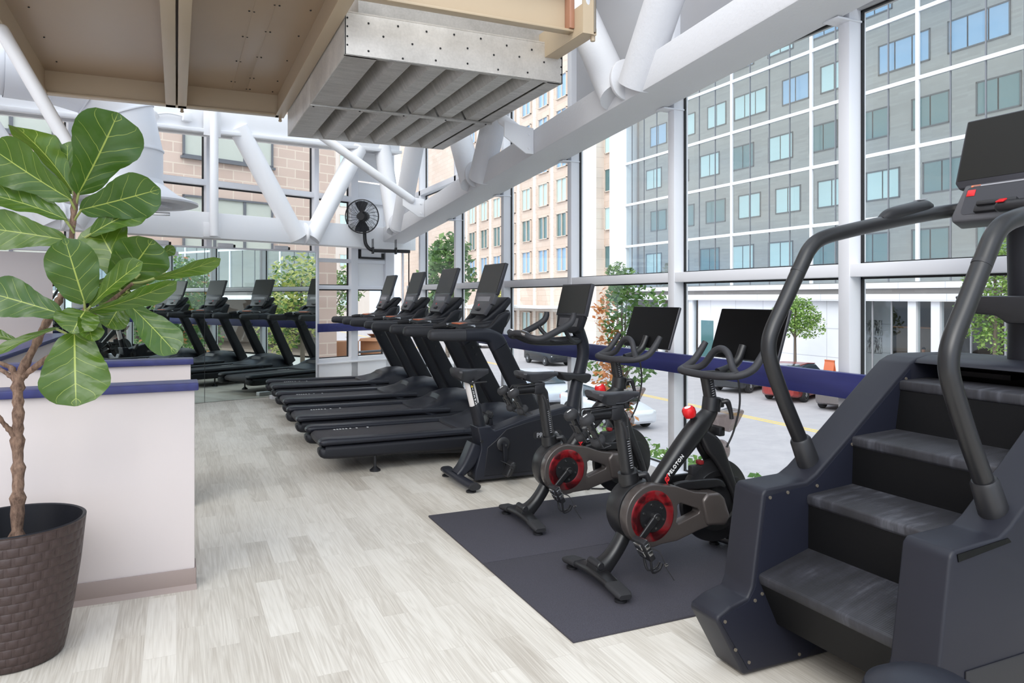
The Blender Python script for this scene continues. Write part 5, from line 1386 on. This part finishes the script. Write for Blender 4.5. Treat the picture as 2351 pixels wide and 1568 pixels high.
m = MB(FW); m.box(-2.2, 14, -7, -.25, -.2, .2); struct('floor_terrace', m, M_['walk'])
t = thing('stone_pier', 'brownstone pier standing outside the window beside the mirror', 'pier', fwp(.62, -1.7, .2), FA)
m = MB(); m.box(-.2, .2, -.2, .2, 0, 1.9); part('block_shaft', m, M_['brown'], t)
for i, (tt, oo, s, r) in enumerate(((-.62, -1.75, .24, .5), (.0, -1.85, .22, -.35))):
    t = thing('cardboard_box', ['large open cardboard box on the terrace outside, farther from the mirror', 'smaller cardboard box on the terrace outside, nearer the mirror'][i], 'box', fwp(tt, oo, .2), FA+r)
    m = MB(); m.box(-s, s, -s*.8, s*.8, 0, s*1.9, .008); part('body', m, M_['wood'], t)
    m = MB(); m.prism([(-s, s*1.9), (-s*.2, s*2.2), (-s*.2, s*2.21), (-s, s*1.91)], -s*.8, s*.8, 'y'); m.prism([(s, s*1.9), (s*1.3, s*1.7), (s*1.3, s*1.71), (s, s*1.91)], -s*.8, s*.8, 'y'); part('flap_pair', m, M_['wood'], t)
t = thing('terrace_rail', 'low grey tube rail on the terrace outside the far window', 'rail', fwp(.0, -1.05, .2), FA)
m = MB(); m.tube([(.32, 0, 0), (.32, 0, .20), (.27, 0, .26), (-.9, 0, .26), (-.95, 0, .2), (-.95, 0, 0)], .022, 10, k=0); part('tube', m, M_['darksteel'], t)

# plants ---------------------------------------------------------
def leafm(name, a, b):
    t = NT(name); oi = t.n('Attribute', attribute_name='tint'); t.set(t.mix(oi.outputs['Fac'], a, b), .55)
    tr = t.n('BsdfTranslucent'); t.l(t.mix(oi.outputs['Fac'], a, b), tr.inputs[0]); mx = t.n('MixShader', _0=.35)
    t.l(t.b.outputs[0], mx.inputs[1]); t.l(tr.outputs[0], mx.inputs[2]); t.l(mx.outputs[0], t.out.inputs[0]); return t.m
M_['lgreen'] = leafm('green_tree_leaf', S(92, 132, 58), S(168, 196, 110)); M_['ldark'] = leafm('dark_tree_leaf', S(62, 98, 52), S(128, 160, 92))
M_['laut'] = leafm('orange_autumn_leaf', S(190, 110, 62), S(222, 168, 112)); M_['lyel'] = leafm('yellow_green_leaf', S(178, 186, 92), S(226, 218, 150))
M_['lhedge'] = leafm('hedge_leaf', S(84, 128, 58), S(150, 184, 96)); M_['trunkm'] = simple('street_tree_bark', S(108, 96, 86), .9, bump=.5, bs=30, bd=.01)
def foliage(name, parent, blobs, n, size, mats, kind=None, weights=None):
    bm = bmesh.new(); tl = bm.faces.layers.float.new('tint')
    vol = [b[3]*b[4]*b[5] for b in blobs]; tot = sum(vol)
    for b, v in zip(blobs, vol):
        for _ in range(max(4, int(n*v/tot))):
            while True:
                p = V((random.uniform(-1, 1), random.uniform(-1, 1), random.uniform(-1, 1)))
                if .25 < p.length < 1: break
            c = V((b[0]+p.x*b[3], b[1]+p.y*b[4], b[2]+p.z*b[5])); s = size*random.uniform(.6, 1.3)
            q = Euler((random.uniform(-.9, .9), random.uniform(-.9, .9), random.uniform(0, 6.28))).to_matrix()
            vs = [bm.verts.new(c+q @ V(w)*s) for w in ((-.5, 0, 0), (0, -.32, .06), (.55, 0, -.05), (0, .32, .06))]
            f = bm.faces.new(vs); f[tl] = random.random()
            f.material_index = b[6] if len(b) > 6 else (random.choices(range(len(mats)), weights)[0] if weights else 0)
    mb = MB(); mb.bm.free(); mb.bm = bm
    return part(name, mb, mats, parent, flat=True, kind=kind)
def tree(label, x, y, h, blobs, n, size, mats, weights=None, r=.09, name='street_tree', zb=ZS+.14, cat='tree'):
    t = thing(name, label, cat, (x, y, zb))
    m = MB(); c = blobs[0]; top = V((c[0], c[1], c[2]+c[5]*.4))
    m.tube([(0, 0, 0), (.03, .02, h*.4), tuple(top*.8), tuple(top)], [r, r*.85, r*.6, r*.3], 10, k=4); tk = part('trunk', m, M_['trunkm'], t)
    for b in blobs:
        m = MB(); a = top*.62; e = V((b[0], b[1], b[2])); m.tube([tuple(a), tuple((a+e)/2+V((0, 0, .1))), tuple(e)], [r*.4, r*.3, r*.12], 6, k=3); part('branch', m, M_['trunkm'], t)
    foliage('foliage', t, blobs, n, size, mats, weights=weights)
    return t
random.seed(8)
Rz = lambda *a: a
tree('young street tree turning orange, behind the black bike screens', 8.0, 12.4, 4.2,
     [(0, 0, 4.3, .42, .42, .75), (-.15, .25, 3.7, .3, .35, .5, 1), (.2, -.2, 3.4, .4, .4, .5), (-.2, .1, 3.0, .35, .4, .4, 1), (.1, .35, 2.7, .4, .4, .4), (.0, -.2, 4.9, .35, .4, .4), (-.1, .45, 4.4, .25, .3, .45, 1), (.1, .1, 2.3, .3, .3, .3, 1), (.3, -.5, 4.6, .3, .4, .3), (-.2, .55, 3.3, .25, .3, .3)], 1500, .13, [M_['ldark'], M_['laut']], None, .05)
tree('bright green street tree right of the nearer black bike screen', 29.3, 29.0, 3.4, [(0, 0, 3.7, 1.0, 1.5, .9), (0, -.9, 3.2, .8, .9, .7), (0, .8, 3.3, .8, .9, .8), (.1, 0, 4.3, .7, .9, .5)], 3000, .16, [M_['lgreen']], r=.09)
tree('tall green street tree behind the stair climber console', 29.2, 18.6, 4.6, [(0, 0, 5.2, 1.1, 1.2, 1.5), (0, .7, 3.9, .9, .9, 1.0), (0, -.6, 6.4, .9, .9, 1.0), (.1, .1, 3.0, .7, .7, .6)], 3600, .17, [M_['lgreen']], r=.1)
tree('distant green street tree seen past the fan side of the windows', 11.6, 33, 5.2, [(0, 0, 5.6, 1.4, 1.6, 1.7), (.2, 1, 4.6, 1.1, 1.2, 1.1), (-.2, -1, 6.6, 1.0, 1.1, 1.0)], 1500, .34, [M_['ldark']], r=.12)
tree('small dark green tree beside the glass office block', 29.6, 46.5, 5.2, [(0, 0, 6.0, .9, 1.0, 1.3), (.0, .2, 4.8, .7, .8, .9)], 600, .34, [M_['ldark']], r=.1)
tree('yellow green street tree at the distant end of the street', 29.4, 68, 4.0, [(0, 0, 4.6, 1.3, 1.5, 1.2), (.2, .9, 4.0, 1, 1, .9)], 500, .4, [M_['lyel']], r=.1)
# trees that stand in front of the nearer windows and show in the mirror
tree('leafy green street tree that shows in the middle of the mirror', 8.8, -3.6, 4.0, [(0, 0, 4.6, 1.3, 1.4, 1.5), (.2, .8, 3.6, 1.0, 1.1, 1.1), (-.3, -.7, 3.4, 1.0, 1.0, 1.0)], 3600, .17, [M_['ldark'], M_['laut']], (9, 1), r=.1)
tree('yellow green street tree that shows at the right of the mirror', 10.4, .9, 4.2, [(0, 0, 4.7, 1.3, 1.4, 1.4), (-.3, -.9, 3.8, 1.0, 1.0, 1.1)], 3000, .17, [M_['lyel'], M_['ldark']], (3, 2), r=.1)
tree('green street tree that shows at the left of the mirror', 11.0, -7.6, 4.4, [(0, 0, 4.8, 1.5, 1.6, 1.6), (.2, .9, 3.7, 1.1, 1.1, 1.1)], 3000, .18, [M_['lgreen'], M_['ldark']], (1, 1), r=.1)
tp = fwp(-.75, -3.4, .2)
tree('leafy green shrub with pale flowers outside the far corner window', tp.x, tp.y, 1.0, [(0, 0, 1.25, .55, .55, .55), (.35, -.2, 1.55, .4, .4, .4), (-.4, .25, 1.0, .45, .45, .45)], 1400, .10, [M_['lgreen'], M_['ldark'], M_['mark']], (5, 5, 2), .03, 'terrace_shrub', .2, 'shrub')
tp = fwp(.25, -2.9, .2)
tree('pale leafy shrub outside the window next to the mirror', tp.x, tp.y, 1.0, [(0, 0, 1.45, .30, .3, .45), (.1, .1, .9, .3, .3, .3)], 600, .08, [M_['lyel'], M_['ldark'], M_['mark']], (3, 3, 3), .025, 'terrace_shrub', .2, 'shrub')
tp = fwp(.2, -2.45, .2)
o = foliage('grass_patch', None, [(0, 0, .06, .3, .25, .12)], 500, .07, [M_['lhedge']], 'stuff'); o.location = tp
tag(o, 'green grass patch on the terrace outside the far window', 'grass')
hb = [(0, -1+.5*k, random.uniform(-.05, .05), .38, .42, .26) for k in range(22)]
h = foliage('hedge', None, hb, 5200, .085, [M_['lhedge'], M_['lgreen']], 'stuff', (3, 1)); h.location = (4.85, 0, -.42); tag(h, 'low clipped green hedge just outside the street windows', 'hedge')
m = MB(); m.box(4.4, 5.3, -2, 11, ZS+.14, -.80); struct('wall_planter', m, M_['walk'])
o = foliage('ground_plants', None, [(0, 2.2*k, .1, .7, 1.2, .28) for k in range(-4, 8)], 1600, .2, [M_['lhedge'], M_['ldark']], 'stuff', (2, 1)); o.location = (11.3, 16, ZS+.2); tag(o, 'low green planting strip along the near kerb', 'plants')

# lamp post
t = thing('street_lamp', 'black street lamp post with a clear lantern, behind the farther bike screen', 'street lamp', (12.5, 16.6, ZS+.14))
m = MB(); m.lathe([(.22, 0), (.2, .3), (.09, .5), (.07, 4.2), (.1, 4.3), (.06, 4.4), (.12, 4.52), (.15, 4.56)], n=20); part('post', m, M_['black'], t)
m = MB(); m.lathe([(.13, 4.56), (.2, 4.75), (.2, 4.95), (.13, 5.1), (.05, 5.16)], n=20); part('lantern', m, M_['shop'], t)
m = MB(); m.lathe([(.14, 5.1), (.1, 5.2), (.03, 5.3), (.01, 5.42)], n=20); part('lamp_cap', m, M_['black'], t)

# cars
def paint(n, c): return simple(n, c, .22, .3, .6)
CARM = {'tyre': simple('tyre_rubber', S(34, 34, 36), .8), 'glass': _win('car_glass', S(52, 66, 76), .08), 'rim': simple('alloy_rim', S(190, 192, 196), .3, .8), 'tail': simple('tail_light_red', S(190, 40, 44), .3), 'head': simple('head_light', S(225, 232, 236), .15)}
def car(label, x, y, rz, col, suv=False):
    t = thing('car', label, 'car', (x, y, ZS), rz); H = 1.0 if not suv else 1.15; rf = 1.45 if not suv else 1.72
    pm = paint('car_paint', col)
    def sec(x, zb, zt, w, r): return [V((x, a, (zb+zt)/2+b)) for a, b in rrect(2*w, zt-zb, r, 4)]
    m = MB(); m.loft([sec(2.25, .35, .62, .62, .1), sec(2.15, .26, .74, .82, .14), (sec(1.5, .22, .86*H, .89, .16)), sec(.6, .22, .98*H, .91, .16), sec(-1.3, .22, 1.0*H, .91, .16), sec(-2.05, .26, .98*H, .86, .16), sec(-2.22, .34, .88*H, .70, .12)]); part('body', m, pm, t)
    m = MB(); m.loft([sec(1.15, .85*H, .96*H, .80, .03), sec(.35, .9*H, rf-.06, .70, .12), sec(-.5, .9*H, rf, .69, .14), sec(-1.35 if not suv else -1.8, .9*H, rf-.06, .68, .14), sec(-1.95 if not suv else -2.1, .85*H, .98*H, .74, .03)]); part('cabin_glass', m, CARM['glass'], t)
    m = MB(); m.loft([sec(.35, rf-.075, rf-.045, .66, .01), sec(-.5, rf-.03, rf+.015, .66, .02), sec(-1.3, rf-.09, rf-.045, .64, .01)]); part('roof', m, pm, t)
    for wx in (1.40, -1.35):
        for s in (-1, 1):
            m = MB(); m.lathe([(.2, -.11), (.32, -.11), (.345, -.08), (.345, .08), (.32, .11), (.2, .11)], (wx, s*.82, .345), axis='y', n=28); w = part('wheel', m, CARM['tyre'], t)
            m = MB(); m.lathe([(.215, s*.08), (.22, s*.112), (.19, s*.105), (.05, s*.115), (.01, s*.118)], (wx, s*.82, .345), axis='y', n=28)
            rim = part('rim', m, CARM['rim'], w)
            m = MB()
            for k in range(5):
                a = 2*PI*k/5+.3; m.cbox((wx+.13*math.cos(a), s*.935, .345+.13*math.sin(a)), (.05, .01, .09), (0, -a, 0))
            part('rim_gap_set', m, CARM['tyre'], rim)
    for s in (-1, 1):
        m = MB(); m.box(-2.2, -1.98, s*.66-.16, s*.66+.16, .70*H, .86*H, .02); part('tail_light', m, CARM['tail'], t)
        m = MB(); m.box(1.95, 2.17, s*.62-.16, s*.62+.16, .60, .72, .02); part('head_light', m, CARM['head'], t)
        m = MB(); m.cbox((.85, s*.98, 1.0*H), (.12, .18, .12), bev=.03); part('wing_mirror', m, pm, t)
    return t
hd = R(22)
for i, (px, c, n) in enumerate(((1650, S(60, 62, 66), 'dark grey parked car, leftmost of the angled row across the street'), (1766, S(150, 60, 58), 'dark red parked car, second of the angled row across the street'),
                                (1888, S(110, 104, 104), 'grey parked car beside the white column, third of the angled row'))):
    Z = 1700*25.5/.911/(px-405); Y = (Z-25.5*.413)/.911
    # left rear wheel of the car stands at (25.5, Y)
    ox, oy = -1.35, .82; wx = ox*math.cos(hd)-oy*math.sin(hd); wy = ox*math.sin(hd)+oy*math.cos(hd)
    car(n, 25.5-wx, Y-wy, hd, c, i in (0, 1))
car('black sports utility car waiting on the street behind the upright bike mast', 24.3, 47.5, R(-90), S(34, 36, 40), True)
car('pale silver sedan parked at the near kerb behind the upright bike', 15.2, 30.6, R(-90), S(206, 214, 226))
car('white silver car parked behind the pale sedan at the near kerb', 15.0, 24.4, R(-90), S(222, 226, 232))
car('white van like car far along the street left of the orange tree', 26.6, 66, R(-90), S(236, 236, 238), True)
t = thing('orange_sign', 'orange sandwich sign on the far sidewalk beside the green tree', 'sign', (29.9, 27.3, ZS+.14))
m = MB(); m.prism([(-.3, 0), (0, 1.5), (.04, 1.5), (-.24, 0)], -.3, .3, 'y'); m.prism([(.3, 0), (0, 1.5), (-.04, 1.5), (.24, 0)], -.3, .3, 'y'); part('board', m, M_['orange'], t)

# person in the shop across the street
def person(label, x, y, z, rz):
    t = thing('person', label, 'person', (x, y, z), rz)
    me = bpy.data.meshes.new('body'); 
    J = [((0, 0, .95), .13), ((0, 0, 1.12), .12), ((0, 0, 1.32), .15), ((0, 0, 1.45), .09), ((.01, 0, 1.52), .055), ((.02, 0, 1.60), .085), ((.02, 0, 1.70), .085), ((.015, 0, 1.76), .05),
         ((0, .18, 1.40), .06), ((.02, .23, 1.14), .045), ((.12, .22, .92), .035), ((.15, .22, .84), .03), ((0, -.18, 1.40), .06), ((.02, -.23, 1.14), .045), ((.14, -.20, .94), .035), ((.18, -.19, .87), .03),
         ((0, .09, .88), .10), ((.05, .10, .48), .065), ((.02, .10, .08), .045), ((.14, .11, .04), .04), ((0, -.09, .88), .10), ((-.06, -.10, .48), .065), ((-.14, -.10, .09), .045), ((-.03, -.11, .04), .04)]
    E_ = [(0, 1), (1, 2), (2, 3), (3, 4), (4, 5), (5, 6), (6, 7), (3, 8), (8, 9), (9, 10), (10, 11), (3, 12), (12, 13), (13, 14), (14, 15), (0, 16), (16, 17), (17, 18), (18, 19), (0, 20), (20, 21), (21, 22), (22, 23)]
    me.from_pydata([j[0] for j in J], E_, []); o = bpy.data.objects.new('body', me); COL.objects.link(o); o.parent = t
    sk = o.modifiers.new('skin', 'SKIN'); sk.use_smooth_shade = True
    for v, j in zip(me.skin_vertices[0].data, J): v.radius = (j[1], j[1])
    me.skin_vertices[0].data[0].use_root = True
    sb = o.modifiers.new('sub', 'SUBSURF'); sb.levels = sb.render_levels = 2
    me.materials.append(simple('skin_tone', S(196, 140, 116), .6))
    m = MB(); m.loft([[V((0+.0, a, zz))+V((b, 0, 0)) for a, b in rrect(2*w, 2*d, d*.9, 5)] for zz, w, d in ((.78, .20, .16), (.95, .19, .155), (1.12, .175, .14), (1.30, .21, .15), (1.40, .20, .12), (1.46, .09, .08))], caps=False); part('shirt', m, M_['mark'], t)
    for s in (-1, 1):
        m = MB(); m.tube([(0, s*.17, 1.41), (.02, s*.235, 1.15), (.11, s*.22, .97)], [.075, .062, .052], 12, k=3); part('sleeve', m, M_['mark'], t)
        m = MB(); m.tube([(0, s*.09, .9), (.05 if s > 0 else -.06, s*.1, .48), (.01 if s > 0 else -.13, s*.1, .1)], [.115, .08, .07], 12, k=3); part('trouser_leg', m, M_['wframe'], t)
    m = MB(); m.ell((.005, 0, 1.70), (.10, .092, .085), n=14); part('hair', m, M_['soil'], t)
    return t
person('person in a white shirt standing in the shop across the street', 34.2, 25.35, ZS+.5, R(200))
# ---------------------------------------------------------------- camera, light, view
cam = bpy.data.cameras.new('camera'); co = bpy.data.objects.new('camera', cam); COL.objects.link(co)
cam.sensor_fit = 'HORIZONTAL'; cam.sensor_width = 36.; cam.lens = 1700/2351*36
cam.shift_x = 0.; cam.shift_y = -(784-682)/2351
cam.clip_start = .05; cam.clip_end = 400
co.location = (0, 0, 1.45)
co.rotation_euler = (R(90), 0, -th_)
SC.camera = co
w = bpy.data.worlds.new('sky'); SC.world = w; w.use_nodes = True
nt = w.node_tree; bg = nt.nodes['Background']
tc = nt.nodes.new('ShaderNodeTexCoord'); mp = nt.nodes.new('ShaderNodeMapping'); mp.inputs['Scale'].default_value = (1.2, 1.2, 3.0)
nz = nt.nodes.new('ShaderNodeTexNoise'); nz.inputs['Scale'].default_value = 1.6; nz.inputs['Detail'].default_value = 6
rp = nt.nodes.new('ShaderNodeValToRGB'); e = rp.color_ramp.elements
e[0].position = .38; e[0].color = (.50, .70, 1.0, 1); e[1].position = .56; e[1].color = (1, 1, 1, 1)
nt.links.new(tc.outputs['Generated'], mp.inputs[0]); nt.links.new(mp.outputs[0], nz.inputs['Vector']); nt.links.new(nz.outputs['Fac'], rp.inputs[0]); nt.links.new(rp.outputs[0], bg.inputs[0])
bg.inputs[1].default_value = 1.25
def sun(name, d, e, ang, col):
    l = bpy.data.lights.new(name, 'SUN'); l.energy = e; l.angle = R(ang); l.color = col
    o = bpy.data.objects.new(name, l); COL.objects.link(o); o.location = (0, 0, 20)
    o.rotation_euler = V(d).to_track_quat('-Z', 'Y').to_euler(); return o
sun('sun', (.55, .55, -.62), 1.35, 40, (1, .96, .9))
def area(name, loc, aim, e, sx, sy):
    l = bpy.data.lights.new(name, 'AREA'); l.shape = 'RECTANGLE'; l.size = sx; l.size_y = sy; l.energy = e; l.color = (1, .98, .95)
    o = bpy.data.objects.new(name, l); COL.objects.link(o); o.location = loc
    o.rotation_euler = (V(aim)-V(loc)).to_track_quat('-Z', 'Y').to_euler(); return o
area('fill_light', (-.6, -1.6, 3.9), (1.2, 5.5, 2.2), 40, 2.4, 1.2)  # added soft fill from behind the camera, not a fixture of the room
SC.view_settings.view_transform = 'Standard'; SC.view_settings.look = 'None'
SC.view_settings.gamma = 1; SC.view_settings.exposure = .76; SC.view_settings.use_curve_mapping = False
SC.cycles.use_denoising = True
SC.cycles.max_bounces = 10; SC.cycles.transparent_max_bounces = 24; SC.cycles.caustics_reflective = False; SC.cycles.caustics_refractive = False
SC.cycles.sample_clamp_indirect = 6.
